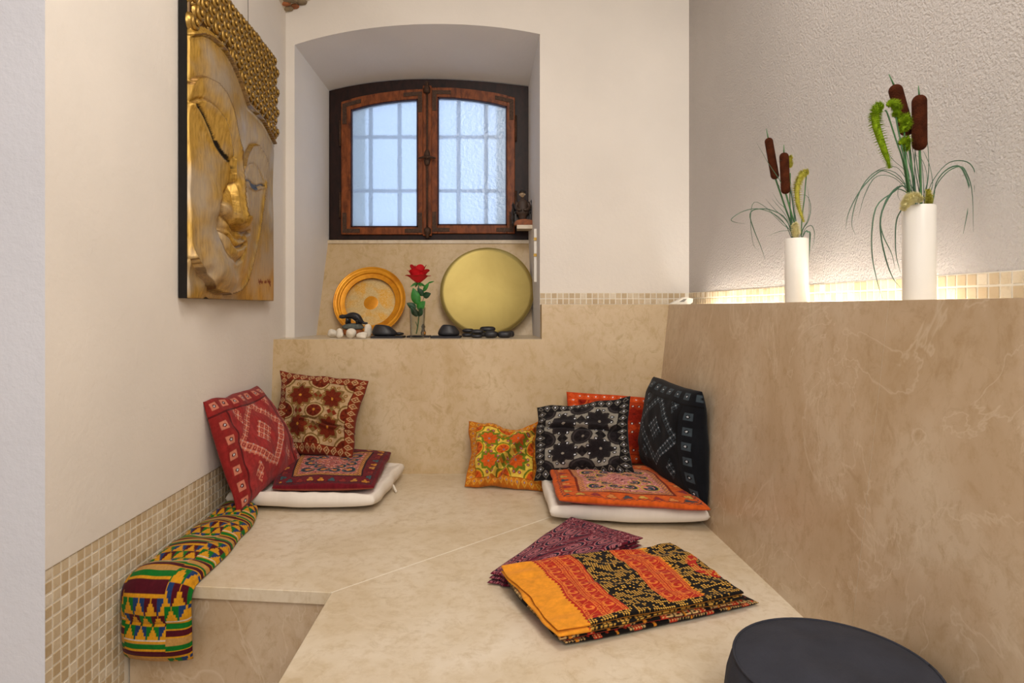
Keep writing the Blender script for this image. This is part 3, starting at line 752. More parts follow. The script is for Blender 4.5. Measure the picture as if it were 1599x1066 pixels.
# ------------------------------------------------------------------ soft goods
def soft(name, c00, c10, c11, c01, thick, fn, backcol, N=150, p=.42, pinch=.05, back=1.0, wr=0.0, wseed=0, extra=None, mat=None, parent=None, box=False, flip=1, edgew=.02, **lab):
    """cushion between four corners; front pattern fn(u, v); v runs c00 -> c01"""
    c00, c10, c11, c01 = map(np.array, (c00, c10, c11, c01))
    g = np.linspace(0, 1, N+1); g = .5-.5*np.cos(g*math.pi)*.35/.35 if False else g
    # denser near the rim
    gg = .5+(g-.5)*(.75+.25*(2*np.abs(g-.5))**.0); u, v = np.meshgrid(gg, gg)
    a = 2*u-1; b_ = 2*v-1
    uu = .5+(u-.5)*(1-pinch*(1-b_**2)); vv = .5+(v-.5)*(1-pinch*(1-a**2))
    iw = edgew; uu = uu+iw*(vnoise(u*6+wseed, v*6, 2)-.5); vv = vv+iw*(vnoise(u*6, v*6+wseed, 5)-.5)
    w4 = lambda q: q[..., None]
    base = c00*w4((1-uu)*(1-vv))+c10*w4(uu*(1-vv))+c11*w4(uu*vv)+c01*w4((1-uu)*vv)
    n = np.cross(c10-c00+c11-c01, c01-c00+c11-c10); n = n/np.linalg.norm(n)*flip
    prof = np.clip((1-a**2), 0, 1)**p*np.clip((1-b_**2), 0, 1)**p
    h = prof*thick*.5
    z = h.copy()
    if wr:
        wn = (vnoise(u*5+wseed, v*5+wseed*1.7, wseed)-.5)*1.2+(vnoise(u*11+wseed, v*11, wseed+1)-.5)*.6
        z = z+wn*wr*np.clip(prof*2, 0, 1)
    top = base+n*z[..., None]
    bot = base-n*(h*back)[..., None]
    if extra is not None: top, bot = extra(u, v, top, bot, n)
    m = N+1
    idx = np.arange(m*m).reshape(m, m)
    V = top.reshape(-1, 3); col = fn(u, v).reshape(-1, 3)
    bi = -np.ones((m, m), int); bi[0, :] = idx[0, :]; bi[-1, :] = idx[-1, :]; bi[:, 0] = idx[:, 0]; bi[:, -1] = idx[:, -1]
    inner = bi < 0; bi[inner] = m*m+np.arange(inner.sum())
    V = np.vstack([V, bot[inner]]); col = np.vstack([col, np.tile(C(backcol), (inner.sum(), 1))])
    q = lambda A: np.stack([A[:-1, :-1], A[:-1, 1:], A[1:, 1:], A[1:, :-1]], -1).reshape(-1, 4)
    Fc = np.vstack([q(idx), q(bi)[:, ::-1]])
    if flip < 0: Fc = Fc[:, ::-1]
    return mk(name, V, Fc, mat or M['print'], parent, smooth=True, col=col, **lab)
def flatc(h):
    return lambda u, v: wear(np.tile(C(h), u.shape+(1,)), u, v, .04)
def rim(o_corners, r, col, parent, name='piping'):
    pts = []
    for i in range(4):
        a = Vector(o_corners[i]); b_ = Vector(o_corners[(i+1) % 4])
        for k in range(8): pts.append(a.lerp(b_, k/8))
    pts.append(pts[0]); return MB().tube(pts, r, 6).build(name, col, parent, smooth=True)

def tuft(du, dv, amp):
    def ex(u, v, top, bot, n):
        d = np.zeros_like(u)
        for cu in du:
            for cv in dv: d += np.exp(-((u-cu)**2+(v-cv)**2)/.004)
        e = np.minimum(np.minimum(u, 1-u), np.minimum(v, 1-v))
        rip = .0022*np.sin(u*46)*np.exp(-np.minimum(v, 1-v)/.12)+.0022*np.sin(v*46)*np.exp(-np.minimum(u, 1-u)/.12)
        press = .017*np.clip((e-.03)/.10, 0, 1)**.7      # flattened by the pad lying on it
        return top-n*((d*amp*.4+press-rip*np.clip(e*12, 0, 1)))[..., None], bot
    return ex
def mat_white(cs, label):
    """cs: four bench points (front-left, front-right, back-right, back-left); thickness 5.5 cm"""
    t = .075; up = Vector((0, 0, t*.5+.002))
    return soft('seat_mat', *[c+up for c in cs], t, flatc('#e9e0d4'), '#e2d8ca', N=90, p=.19, pinch=-.02, extra=tuft((.2, .5, .8), (.2, .5, .8), .012),
                mat=M['white_mat'], label=label, cat='seat cushion', group='white seat mats')
t_ = NT('cream cotton mat'); at_ = t_.n('ShaderNodeVertexColor'); at_.layer_name = 'Col'; t_.set(.9, 0, .1, at_.outputs['Color'])
t_.bump(t_.noise(t_.coord(), 170, 2), .12, .002); M['white_mat'] = t_.m

# left group
mL = mat_white([Vector((-.925, 2.035, ZB)), BP(585, 802), Vector((-.42, 2.44, ZB)), Vector((-.93, 2.44, ZB))], 'white tufted seat mat under the maroon pad on the left')
MB().tube([BP(608, 752, .03), BP(614, 758, .02), BP(619, 768, .004)], .0045, 6).build('tie_tape', M['white_cotton'], mL, smooth=True)
zp = .066
zu = Vector((0, 0, .011))
soft('seat_pad', P(424, 768, 2.03)+zu, P(583, 766, 2.035)+zu, P(611, 711, 2.475)+zu, P(452, 705, 2.475)+zu, .042,
     lambda u, v: pad_print(u, v, '#6a1520', '#3c1028', '#b5615a', ['#7a1c20', '#e0a89a', '#3a1a1a', '#d9a23a'], '#243038', ['#c9832c', '#35565c', '#8c2a24', '#c98a3c']), '#a4553c',
     N=190, p=.26, pinch=-.01, wr=.006, wseed=2, label='maroon embroidered seat pad on the left white mat', cat='seat pad')
br = dict(ground='#b99a72', starc='#6d2612', outline='#7d6034', band='#7e2f18', bandl='#d3b27e', accent='#c98c34', mirror='#b5a070', dots='#8c5a26')
def fold(line, depth, wid, side=1):
    def ex(u, v, top, bot, n):
        d = line(u, v); return top+n*(depth*np.exp(-(d/wid)**2)*-1+depth*.8*np.exp(-((d+wid*1.5)/(wid*1.6))**2))[..., None], bot
    return ex
soft('throw_pillow', P(428, 706, 2.34), P(549, 717, 2.32), P(574, 594, 2.455), P(438, 579, 2.455), .12,
     lambda u, v: star_print(u, v, **br), '#6d2a18', N=180, pinch=.04, wr=.020, wseed=1, back=.3, edgew=.035,
     extra=fold(lambda u, v: v-.40+.16*(u-.4)+10*np.clip(.35-u, 0, 1), .012, .014),
     label='rust and beige star pattern pillow against the back wall', cat='pillow')
soft('throw_pillow', Vector((-.842, 1.935, ZB+.022)), Vector((-.770, 2.315, ZB+.10)), P(395, 602, 2.33)+Vector((.012, 0, 0)), P(313, 627, 1.905)+Vector((.004, 0, 0)), .105,
     lambda u, v: stitch_print(u, v, '#9c2f2e', '#d08068', '#8c2422', '#5a1618'), '#9b3a30', N=180, pinch=.03, wr=.015, wseed=3, back=.4, edgew=.03, mat=M['velvet'],
     label='red pillow with pale diamond stitching leaning on the left wall', cat='pillow')

# right group
mR = mat_white([BP(859, 820), BP(1112, 828), Vector((.50, 2.31, ZB)), Vector((.105, 2.31, ZB))], 'white seat mat under the orange pad on the right')
soft('seat_pad', P(873, 786, 1.885)+zu, P(1109, 801, 1.83)+zu, Vector((.52, 2.25, ZB+.09)), P(857, 737, 2.20)+zu, .038,
     lambda u, v: pad_print(u, v, '#cf5a1e', '#a83818', '#cd7f78', ['#7a2430', '#e3a79c', '#4a2028', '#e0953a'], '#2a3440', ['#2f4450', '#c9a24a', '#8c2a34', '#d98a4a']), '#b5584a',
     N=210, p=.26, pinch=-.01, wr=.006, wseed=4, label='orange bordered embroidered seat pad on the right white mat', cat='seat pad')
yl = dict(ground='#e3bf4c', starc='#cf5a1c', outline='#6d7a1e', band='#c4701c', bandl='#e0b044', accent='#8a7a78', mirror='#9a9a9a', edge='#e0a828', dots='#a83a24', ss=.135)
def yfold(u, v, top, bot, n):
    d = (u-.62)-(v-.5)*.75; s = np.exp(-(d/.035)**2)*.022-np.exp(-((d-.07)/.05)**2)*.02
    d2 = (u-.80)-(v-.5)*.75; s = s+np.exp(-(d2/.03)**2)*.016
    e = np.clip(np.minimum(np.minimum(u, 1-u), np.minimum(v, 1-v))*10, 0, 1)
    top = top+n*(s*e)[..., None]
    sag = np.exp(-((v-1)/.25)**2)*np.exp(-((u-.55)/.2)**2)*.028; top = top-np.array([0, 0, 1])*sag[..., None]; bot = bot-np.array([0, 0, 1])*sag[..., None]
    low = np.exp(-((v-.12)/.05)**2)*.010; top = top-n*(low*e)[..., None]
    return top, bot
soft('throw_pillow', BP(727, 761, .003), BP(846, 766, .003), P(852, 657, 2.43), P(731, 659, 2.46), .095,
     lambda u, v: star_print(u, v, **yl), '#dba62c', N=170, pinch=.07, edgew=.05, wr=.022, wseed=5, back=.45, extra=yfold,
     label='small crumpled yellow flower print pillow on the bench', cat='pillow')
og = dict(ground='#b8401c', starc='#8c2010', outline='#a03014', band='#c8451a', bandl='#d9622c', accent='#6a1a10', mirror='#e8d8d0', dots='#6a1a10')
soft('throw_pillow', P(890, 722, 2.36), P(1036, 726, 2.36), P(1038, 622, 2.475), P(883, 611, 2.475), .07,
     lambda u, v: star_print(u, v, **og), '#a83818', N=150, pinch=.02, wr=.004, wseed=6, back=.5,
     label='orange red pillow half hidden behind the two black pillows', cat='pillow')
gy = dict(ground='#8d877c', starc='#211c1e', outline='#2b2626', band='#1d1a1b', bandl='#7d766c', accent='#8f867a', mirror='#dcdce2', edge='#3a3434', dots='#141214')
def gfold(u, v, top, bot, n):
    d = (v-.60)+.18*(u-.5)-.25*(u-.5)**2; s = -np.exp(-(d/.02)**2)*.012+np.exp(-((d-.05)/.04)**2)*.012
    e = np.clip(np.minimum(np.minimum(u, 1-u), np.minimum(v, 1-v))*10, 0, 1); return top+n*(s*e)[..., None], bot
soft('throw_pillow', P(832, 752, 2.19), P(990, 744, 2.12), P(986, 620, 2.245), P(836, 636, 2.29), .13,
     lambda u, v: star_print(u, v, **gy), '#5d5a56', N=190, pinch=.06, wr=.022, wseed=7, back=.3, edgew=.04, extra=gfold,
     label='black and grey star pattern pillow leaning in the middle of the right group', cat='pillow')
soft('throw_pillow', P(1003, 722, 2.32), P(1104, 790, 1.885), P(1097, 613, 1.965), P(1021, 587, 2.39), .15,
     lambda u, v: stitch_print(u, v, '#0c0d12', '#3c464d', '#0f1116', '#060608'), '#15181c', N=180, pinch=.02, wr=.008, wseed=8, back=.75,
     label='large black pillow with grey stitching leaning on the low wall', cat='pillow')

# stuffed kente bag hanging over the bench edge
def kente_bag():
    # centre line on the bench: (X left, X right, Y, z bottom) then down the front
    path = []
    for Y, lx, rx in ((2.045, -.935, -.822), (1.98, -.932, -.80), (1.88, -.928, -.775), (1.78, -.924, -.768), (1.68, -.920, -.752), (1.58, -.915, -.747), (1.515, -.9135, -.745)):
        path.append((lx, rx, Y, ZB+.003, 0))
    path2 = [(-.912, -.744, 1.488, ZB-.004, 1), (-.911, -.744, 1.478, ZB-.03, 2), (-.910, -.743, 1.478, ZB-.07, 2), (-.909, -.742, 1.478, ZB-.11, 2), (-.907, -.742, 1.480, ZB-.148, 2), (-.906, -.742, 1.483, ZB-.160, 2)]
    L = [Vector((p[0], p[2], p[3])) for p in path+path2]; R = [Vector((p[1], p[2]+(-.012 if i > 6 else 0), p[3])) for i, p in enumerate(path+path2)]
    n = 320; Ls = spl(L, n); Rs = spl(R, n); m = 110
    ar = np.zeros(n)
    for i in range(1, n): ar[i] = ar[i-1]+((Ls[i]+Rs[i])/2-(Ls[i-1]+Rs[i-1])/2).length
    T = ar[-1]; V = []; col = []; 
    s = np.linspace(0, 1, m); tops = []; bots = []
    for i in range(n):
        t = ((Ls[min(i+1, n-1)]+Rs[min(i+1, n-1)])-(Ls[max(i-1, 0)]+Rs[max(i-1, 0)])).normalized()
        across = (Rs[i]-Ls[i]); nn = np.array(across.cross(t).normalized()); nn = -nn if (nn[2] < -.3 or nn[1] > .3) else nn
        f = ar[i]/T; endp = np.clip(min(f, 1-f)*T/.03, 0, 1)**.5
        lump = .6+.4*abs(math.sin(f*T/.165*math.pi+.5))**.5
        pr = np.clip(1-(2*s-1)**2, 0, 1)**.38*.036*endp*lump
        pr = pr+(vnoise(s*4, np.full(m, f*22), 3)-.5)*.008*endp*np.clip(pr*60, 0, 1)
        base = np.array(Ls[i])+s[:, None]*np.array(across)
        tops.append(base+nn*pr[:, None]+nn*.002); bots.append(base+nn*.0015)
    tops = np.array(tops); bots = np.array(bots)
    S, TT = np.meshgrid(s, ar); cc = kente(S, TT+.02)
    V = np.vstack([tops.reshape(-1, 3), bots.reshape(-1, 3)]); col = np.vstack([cc.reshape(-1, 3), cc.reshape(-1, 3)*.8])
    idx = np.arange(n*m).reshape(n, m); q = np.stack([idx[:-1, :-1], idx[:-1, 1:], idx[1:, 1:], idx[1:, :-1]], -1).reshape(-1, 4)
    o2 = n*m; Fc = q[:, ::-1].tolist()+(q+o2).tolist()
    for a in (idx[:, 0], idx[::-1, -1], idx[0, ::-1], idx[-1, :]):
        for i in range(len(a)-1): Fc.append((a[i], a[i+1], a[i+1]+o2, a[i]+o2))
    return mk('kente_bolster', V, Fc, M['print'], smooth=True, col=col, label='kente print stuffed bag draped over the bench edge beside the mosaic', cat='bolster')
kente_bag()

# folded cloths
def folded(name, corners, layers, label, base):
    root = thing(name, base, label, 'cloth')
    for i, (cs, z, th, fn, bc, N, wr) in enumerate(layers):
        soft('fold_layer', *[Vector((c.x, c.y, ZB+z+(.0 if j < 2 else .016))) for j, c in enumerate(cs)], th, fn, bc, N=N, p=.16, pinch=-.008, wr=wr, wseed=i+2, parent=root, edgew=.032)
    return root
def shrink(cs, d):
    c = sum(cs, Vector())/4
    return [p+(c-p).normalized()*dd for p, dd in zip(cs, d)]
A = BP(779, 893, .042); B_ = BP(1052, 852, .045); Cc = BP(1178, 940, .02); D = BP(872, 1000, .02)
cs = [D, Cc, B_, A]   # u runs left edge -> right, so order for (u right, v back)
cs = [D, Cc, B_, A]
top = [D, Cc, B_, A]
lay = [([BP(884, 1008, .006), BP(1182, 942, .006), B_+Vector((.0, -.02, 0)), A+Vector((.02, -.01, 0))], .0075, .011, under_sari, '#17120f', 200, .004),
       (shrink(top, (.004, .012, .02, .006)), .0185, .010, under_sari, '#c2301c', 120, .003),
       (shrink(top, (.0, .02, .012, .0)), .028, .010, sari, '#eb9d28', 120, .003),
       (shrink(top, (.006, .028, .006, .004)), .0375, .010, sari, '#eb9d28', 400, .009)]
folded('folded_sari', cs, lay, 'folded orange, red and black dotted sari lying on the bench', (A+B_+Cc+D)/4)
a = BP(760, 912, .01); b_ = BP(890, 817, .03); c_ = BP(1002, 852, .03); d_ = a+(c_-b_)*.9
pc = [a, d_, c_, b_]
# lies partly below the sari, so it is thin there
def pl(sh, z, N): return (shrink(pc, sh), z, .007, ajrakh, '#5c1428', N, .0008)
pq = [BP(760, 911, .004), A+Vector((.05, .0, 0)), BP(1002, 852, .004), BP(892, 818, .004)]
purple = thing('folded_cloth', BP(860, 880), 'folded purple block print cloth under the sari', 'cloth')
for i, (sh, z, N) in enumerate((((.0, .0, .004, .008), .006, 90), ((.006, 0, .01, .003), .0155, 90), ((.010, 0, .0, .0), .025, 240))):
    cs_ = shrink(pq, sh); soft('fold_layer', *[Vector((p.x, p.y, ZB+z)) for p in cs_], .0105, ajrakh, '#5c1428', N=N, p=.16, pinch=-.004, wr=.002, parent=purple)

# round meditation cushion
zc = Vector((.478, .935, ZB)); zr = .154
zaf = thing('round_cushion', zc, 'round black meditation cushion at the front right of the bench', 'cushion')
prof = [(0.001, .001), (zr*.9, .001), (zr*.97, .010), (zr, .032), (zr*1.01, .06), (zr*.985, .092), (zr*.94, .116), (zr*.915, .125)]
V = MB().lathe(prof, Matrix.Translation(zc), 96, close=False)
vv = np.array(V.v); ang = np.arctan2(vv[:, 1]-zc.y, vv[:, 0]-zc.x); k = 1+.006*np.sin(ang*26); vv[:, 0] = zc.x+(vv[:, 0]-zc.x)*k; vv[:, 1] = zc.y+(vv[:, 1]-zc.y)*k
mk('side_band', vv, V.f, M['black_fabric'], zaf, smooth=True)
NR = 26; NSg = 96; V = []; Fc = []
for i in range(NR+1):
    r = zr*.916*i/NR
    for j in range(NSg):
        a = 2*math.pi*j/NSg; x, y = r*math.cos(a), r*math.sin(a)
        f = i/NR; h = .125+.012*(1-f**3)+float(vnoise(np.array([x*22+5]), np.array([y*22+5]), 2)[0]-.5)*.009*(1-f**6)
        V.append((zc.x+x, zc.y+y, zc.z+h))
for i in range(NR):
    for j in range(NSg): Fc.append((i*NSg+j, i*NSg+(j+1) % NSg, (i+1)*NSg+(j+1) % NSg, (i+1)*NSg+j))
mk('top_panel', V, Fc, M['black_fabric'], zaf, smooth=True)
MB().tube([zc+Vector((zr*.918*math.cos(2*math.pi*j/64), zr*.918*math.sin(2*math.pi*j/64), .1255)) for j in range(65)], .0022, 6).build('seam', M['black_fabric'], zaf, smooth=True)
# ------------------------------------------------------------------ carved relief panel on the left wall
U0, U1 = 1.756, 2.448; ZP0, ZP1 = E+.028, E+.953; KD = .82
def Rp(u, z, d):                     # panel point: u = depth coordinate, z, d = height over the board front
    return Vector((-KD-.0431*u+d, u, z))
def up_(x, y, d):
    u = (KD-d)*F/(757-x); return u, E-(y-HZ)/F*u
pts = '''300,420,0 300,445,0 300,463,0 315,463,0 335,466,0 395,460,0 395,440,0 402,410,0 410,380,0 416,340,0 420,300,0 424,260,.002 425,460,0 425,400,0 425,340,0 380,464,0
303,405,.010 318,428,.012 332,450,.012 356,461,.012 376,452,.012 388,428,.012 396,400,.012 403,365,.012 409,330,.012
310,390,.013 325,415,.026 340,435,.040 356,445,.044 370,440,.042 380,420,.038 388,390,.032 397,350,.024 404,318,.02 366,420,.036
298,380,.004 297,330,.002 296,280,.0 293,220,-.004 292,180,-.006 312,350,.014 325,330,.025 335,300,.036 320,260,.02 308,300,.009 345,278,.034 330,380,.030 315,320,.016
352,300,.036 347,345,.032 356,330,.052 361,339,.054 372,262,.050 374,290,.058 377,320,.066 382,345,.076 386,354,.076 366,290,.049 369,320,.058 372,345,.066 379,368,.046 367,362,.044
390,300,.03 395,330,.028 392,362,.032 398,300,.028
325,178,.022 340,198,.033 352,222,.041 360,242,.043 330,225,.022 345,254,.034 315,200,.012
300,138,.004 320,130,.022 338,140,.036 352,160,.044 362,190,.05 368,225,.05
296,90,-.002 310,75,.010 325,90,.022 340,100,.028 350,115,.032 362,140,.036 372,170,.038 380,200,.038 379,235,.040
390,215,.034 405,215,.026 418,225,.016 400,245,.032 412,255,.024 395,270,.032 405,275,.024 418,270,.010 388,270,.036
343,357,.030 360,369,.046 372,379,.052 380,376,.050 386,379,.044 358,391,.044 370,401,.050 380,392,.048
300,20,.0 320,20,.008 345,30,.010 370,60,.010 390,80,.008 410,110,.006 420,150,.006 424,190,.006 400,140,.010 385,110,.014'''
pts = [tuple(map(float, p.split(','))) for p in pts.split()]
uz = np.array([up_(*p) for p in pts]); dv = np.array([p[2] for p in pts])
ext = [(U0, ZP1, 0), (2.1, ZP1, .006), (U1, ZP1, .002), (U0, ZP0, 0), (U1, ZP0, 0), (1.85, ZP1, .004)]
uz = np.vstack([uz, [(a, b) for a, b, _ in ext]]); dv = np.append(dv, [c for *_, c in ext])
def tps(r2): return np.where(r2 > 1e-12, r2*np.log(np.maximum(r2, 1e-12)), 0)
n_ = len(uz); Kk = tps(((uz[:, None]-uz[None])**2).sum(-1))+np.eye(n_)*2e-5
Pm = np.hstack([np.ones((n_, 1)), uz]); A_ = np.block([[Kk, Pm], [Pm.T, np.zeros((3, 3))]])
wt = np.linalg.solve(A_, np.append(dv, [0, 0, 0]))
def dsurf(q):
    q = np.atleast_2d(q); out = np.empty(len(q))
    for i in range(0, len(q), 4000):
        s = q[i:i+4000]; out[i:i+4000] = tps(((s[:, None]-uz[None])**2).sum(-1)) @ wt[:n_]+wt[n_]+s @ wt[n_+1:]
    return out
def onsurf(line, lift=0.0):
    res = []
    for x, y in line:
        d = .03
        for _ in range(12):
            q = up_(x, y, d); d = .5*d+.5*float(dsurf([q])[0])
        res.append(up_(x, y, d))
    return res
def dist(q, line):
    best = np.full(len(q), 9.); sgn = np.zeros(len(q))
    for a, b in zip(line[:-1], line[1:]):
        a = np.array(a); b = np.array(b); ab = b-a; t = np.clip(((q-a) @ ab)/(ab @ ab), 0, 1); pr = q-(a+t[:, None]*ab)
        d = np.hypot(pr[:, 0], pr[:, 1]); m = d < best; best[m] = d[m]; cr = ab[0]*(q[:, 1]-a[1])-ab[1]*(q[:, 0]-a[0]); sgn[m] = np.sign(cr)[m]
    return best, sgn
NU, NZ = 190, 250
gu, gz = np.meshgrid(np.linspace(U0, U1, NU), np.linspace(ZP0, ZP1, NZ)); q = np.stack([gu.ravel(), gz.ravel()], -1)
h = dsurf(q); col = np.ones((len(q), 3))
def groove(line, depth, wd):
    global h
    d, _ = dist(q, onsurf(line)); h = h-depth*np.exp(-(d/wd)**2)
def step(line, amt, wd):             # raises the left-hand side of the line
    global h
    d, s = dist(q, onsurf(line)); h = h+amt*s*np.exp(-d/wd)
lid = [(306, 163), (313, 170), (320, 182), (330, 205), (336, 222), (345, 238), (354, 247), (360, 251), (363, 262)]
low_lid = [(302, 165), (313, 187), (324, 211), (335, 231), (347, 247), (357, 256), (363, 266)]
crease = [(301, 160), (312, 155), (325, 158), (340, 170), (352, 186), (360, 212), (364, 240)]
browl = [(298, 131), (306, 121), (320, 119), (338, 128), (352, 145), (362, 170), (369, 200), (373, 230), (376, 262), (379, 300), (384, 335)]
hair = [(298, 55), (315, 53), (327, 58), (337, 66), (350, 80), (360, 96), (368, 114), (375, 132), (381, 150), (386, 165), (398, 176), (410, 190), (418, 205), (428, 225)]
nosebase = [(366, 285), (356, 300), (350, 318), (348, 335), (344, 352)]
wing = [(352, 326), (353, 336), (360, 343), (366, 352), (370, 360), (380, 364), (390, 361)]
mouth = [(342, 356), (352, 362), (360, 368), (366, 380), (372, 386), (379, 384), (385, 380)]
lowlip = [(342, 358), (348, 374), (354, 390), (362, 401), (372, 408), (380, 402), (384, 392)]
uplip = [(342, 354), (352, 357), (362, 360), (368, 370), (374, 374), (382, 371)]
flid = [(384, 281), (389, 282), (395, 288), (400, 291), (407, 288), (411, 290)]
flow = [(384, 286), (391, 292), (398, 296), (406, 294), (412, 293)]
fcrease = [(384, 270), (388, 258), (396, 256), (404, 265), (410, 280)]
fbrow = [(382, 258), (386, 240), (393, 227), (402, 226), (411, 238), (418, 256)]
nedge = [(364, 250), (364, 270), (365, 285), (367, 310), (369, 335), (373, 350)]
nfar = [(374, 235), (376, 262), (379, 300), (384, 335), (390, 350)]
jaw = [(298, 394), (303, 402), (313, 420), (328, 445), (340, 457), (356, 460), (372, 454), (381, 443), (386, 430), (393, 405), (400, 375), (405, 345), (409, 315), (413, 285)]
step(jaw, .014, .012); step(hair, .010, .009)
step(browl[:8], -.009, .016); step(crease, -.009, .012); step(fbrow, -.008, .012); step(nedge, .011, .013); step(nfar, -.013, .015)
groove(crease, .004, .004); groove(low_lid, -.003, .005); groove(flow, -.003, .005); groove(lid, .006, .004); groove(flid, .003, .004)
groove(mouth, .015, .006); groove(lowlip, .012, .008); groove(uplip, .009, .006); groove(wing, .016, .007); groove(nosebase, .012, .010); groove(lowlip[1:5], -.006, .004); groove(fcrease, .003, .005)
hl, _ = dist(q, onsurf(hair)); h = h+.006*np.exp(-((hl-.006)/.005)**2)
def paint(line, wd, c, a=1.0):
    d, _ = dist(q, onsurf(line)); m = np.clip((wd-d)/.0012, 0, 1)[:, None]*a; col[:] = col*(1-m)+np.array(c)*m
K = (.012, .010, .010)
eyew = [(309, 170), (320, 192), (330, 213), (337, 226)]
paint(eyew, .007, (1.15, 1.2, 1.35), .9); paint(lid, .0045, K); paint([(337, 224), (342, 234), (349, 243), (355, 248)], .0105, K)
paint(flid, .0032, K); paint([(391, 288), (396, 292), (400, 293)], .010, K)
for ln, wd in ((browl, .004), (mouth, .003), (wing, .003), (nosebase, .003), (hair, .003)): paint(ln, wd, (.35, .24, .16), .75)  # brow, nose, mouth and hairline creases darkened in colour to deepen relief shading
paint(jaw[2:9], .004, (.3, .2, .12), .7); paint(crease, .0025, (.35, .24, .16), .7); paint(lowlip, .003, (.35, .24, .16), .6); paint(fbrow, .003, (.35, .24, .16), .6)  # shade of the chin, lid, lip and far brow folds painted into the colour
red = (.35, .03, .03)
for ln in ([(404, 437), (406, 443)], [(407, 437), (409, 442)], [(404, 440), (410, 440)], [(413, 440), (416, 440)], [(418, 437), (422, 445)], [(418, 440), (422, 440)], [(421, 437), (422, 446)]): paint(ln, .0048, red)
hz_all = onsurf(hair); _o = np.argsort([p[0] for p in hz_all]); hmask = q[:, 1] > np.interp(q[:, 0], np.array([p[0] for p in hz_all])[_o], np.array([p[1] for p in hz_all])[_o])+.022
col[hmask] = (.16, .11, .07)  # shade between the curls put into the base colour as dark brown
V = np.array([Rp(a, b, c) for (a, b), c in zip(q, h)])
idx = np.arange(NU*NZ).reshape(NZ, NU); Fc = np.stack([idx[:-1, :-1], idx[:-1, 1:], idx[1:, 1:], idx[1:, :-1]], -1).reshape(-1, 4)
# skirt back to the board
ring = list(idx[0, :])+list(idx[1:, -1])+list(idx[-1, -2::-1])+list(idx[-2:0:-1, 0])
sk = np.array([Rp(q[i][0], q[i][1], -.022) for i in ring]); nb = len(V); V = np.vstack([V, sk]); col = np.vstack([col, np.ones((len(sk), 3))])
Fl = Fc.tolist()
for i in range(len(ring)): j = (i+1) % len(ring); Fl.append((ring[j], ring[i], nb+i, nb+j))
relief = thing('carved_wall_panel', Rp((U0+U1)/2, ZP0, -.03), 'gilded carved wooden face relief with rows of gold curls on the left wall', 'wall carving')
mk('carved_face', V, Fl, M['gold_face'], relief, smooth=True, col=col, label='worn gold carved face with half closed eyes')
brd = [Rp(U0+.001, ZP0, -.034), Rp(U1-.001, ZP0, -.034), Rp(U1-.001, ZP0, -.0), Rp(U0+.001, ZP0, -.0)]
brd = [Rp(U0, ZP0, -.031), Rp(U1-.002, ZP0, -.031), Rp(U1-.002, ZP0, -.008), Rp(U0, ZP0, -.008)]
for i in (0, 3): brd[i].y -= .004
MB().prism(brd, (0, 0, ZP1-ZP0)).build('backing_board', M['black_wood'], relief, label='black painted edge of the board')
# curls
mbc = MB(); sp_ = []; sr_ = []
for i in range(46):
    t = i/45; a = -math.pi/2+t*2*math.pi*2.1; rr_ = .0185*(1-t)**.85+.0008
    sp_.append((rr_*math.cos(a), rr_*math.sin(a)*1.15-.002, -.002+.019*t**.8)); sr_.append(.0078-.0036*t)
mbc.tube(sp_, sr_, 7); mbc.lathe([(.001, .012), (.012, .008), (.024, -.002), (.026, -.008)], Matrix.Diagonal((1, 1.12, 1, 1)), 16, close=False)
cv, cf = mbc.v, mbc.f
cm = bpy.data.meshes.new('curl'); cm.from_pydata(cv, [], cf); cm.materials.append(M['gold_curl']); cm.polygons.foreach_set('use_smooth', [True]*len(cf))
hl_ = onsurf(hair); hu = [p[0] for p in hl_]; hz_ = [p[1] for p in hl_]
o_hu = np.argsort(hu); hu = np.array(hu)[o_hu]; hz_ = np.array(hz_)[o_hu]
random.seed(11); row = 0; z = ZP1+.002
while z > E+.62:
    for k in range(16):
        u = U0+.012+(k+.5*(row % 2))*.047
        if u > U1+.006: break
        if z < np.interp(u, hu, hz_)+.030: continue
        d = float(dsurf([(u, min(z, ZP1))])[0])
        m = basis((-.0431, 1, 0), (1, .0431, 0), Rp(u, z-random.random()*.004, d)-relief.location, 0)
        m = m @ Matrix.Rotation(random.uniform(-.3, .3), 4, 'Z') @ Matrix.Scale(random.uniform(.92, 1.06), 4)
        o = bpy.data.objects.new('curl', cm); sc.collection.objects.link(o); o.parent = relief; o.matrix_local = m
    z -= .0385; row += 1
for u in (2.24, 1.93):
    wp = [Rp(u, ZP1-.01, -.012), Rp(u, ZP1+.03, -.02), Rp(u, E+1.6, -.026)]
    wo = MB().tube(wp, .0011, 6).build('hanging_wire', M['wire'], relief)
    MB().tube([Rp(u-.004, ZP1+.016, -.014), Rp(u+.02, ZP1+.019, -.01), Rp(u+.045, ZP1+.016, -.008)], .0016, 6).ball(Rp(u, ZP1+.016, -.014), .004).build('wire_knot', M['wire'], wo)

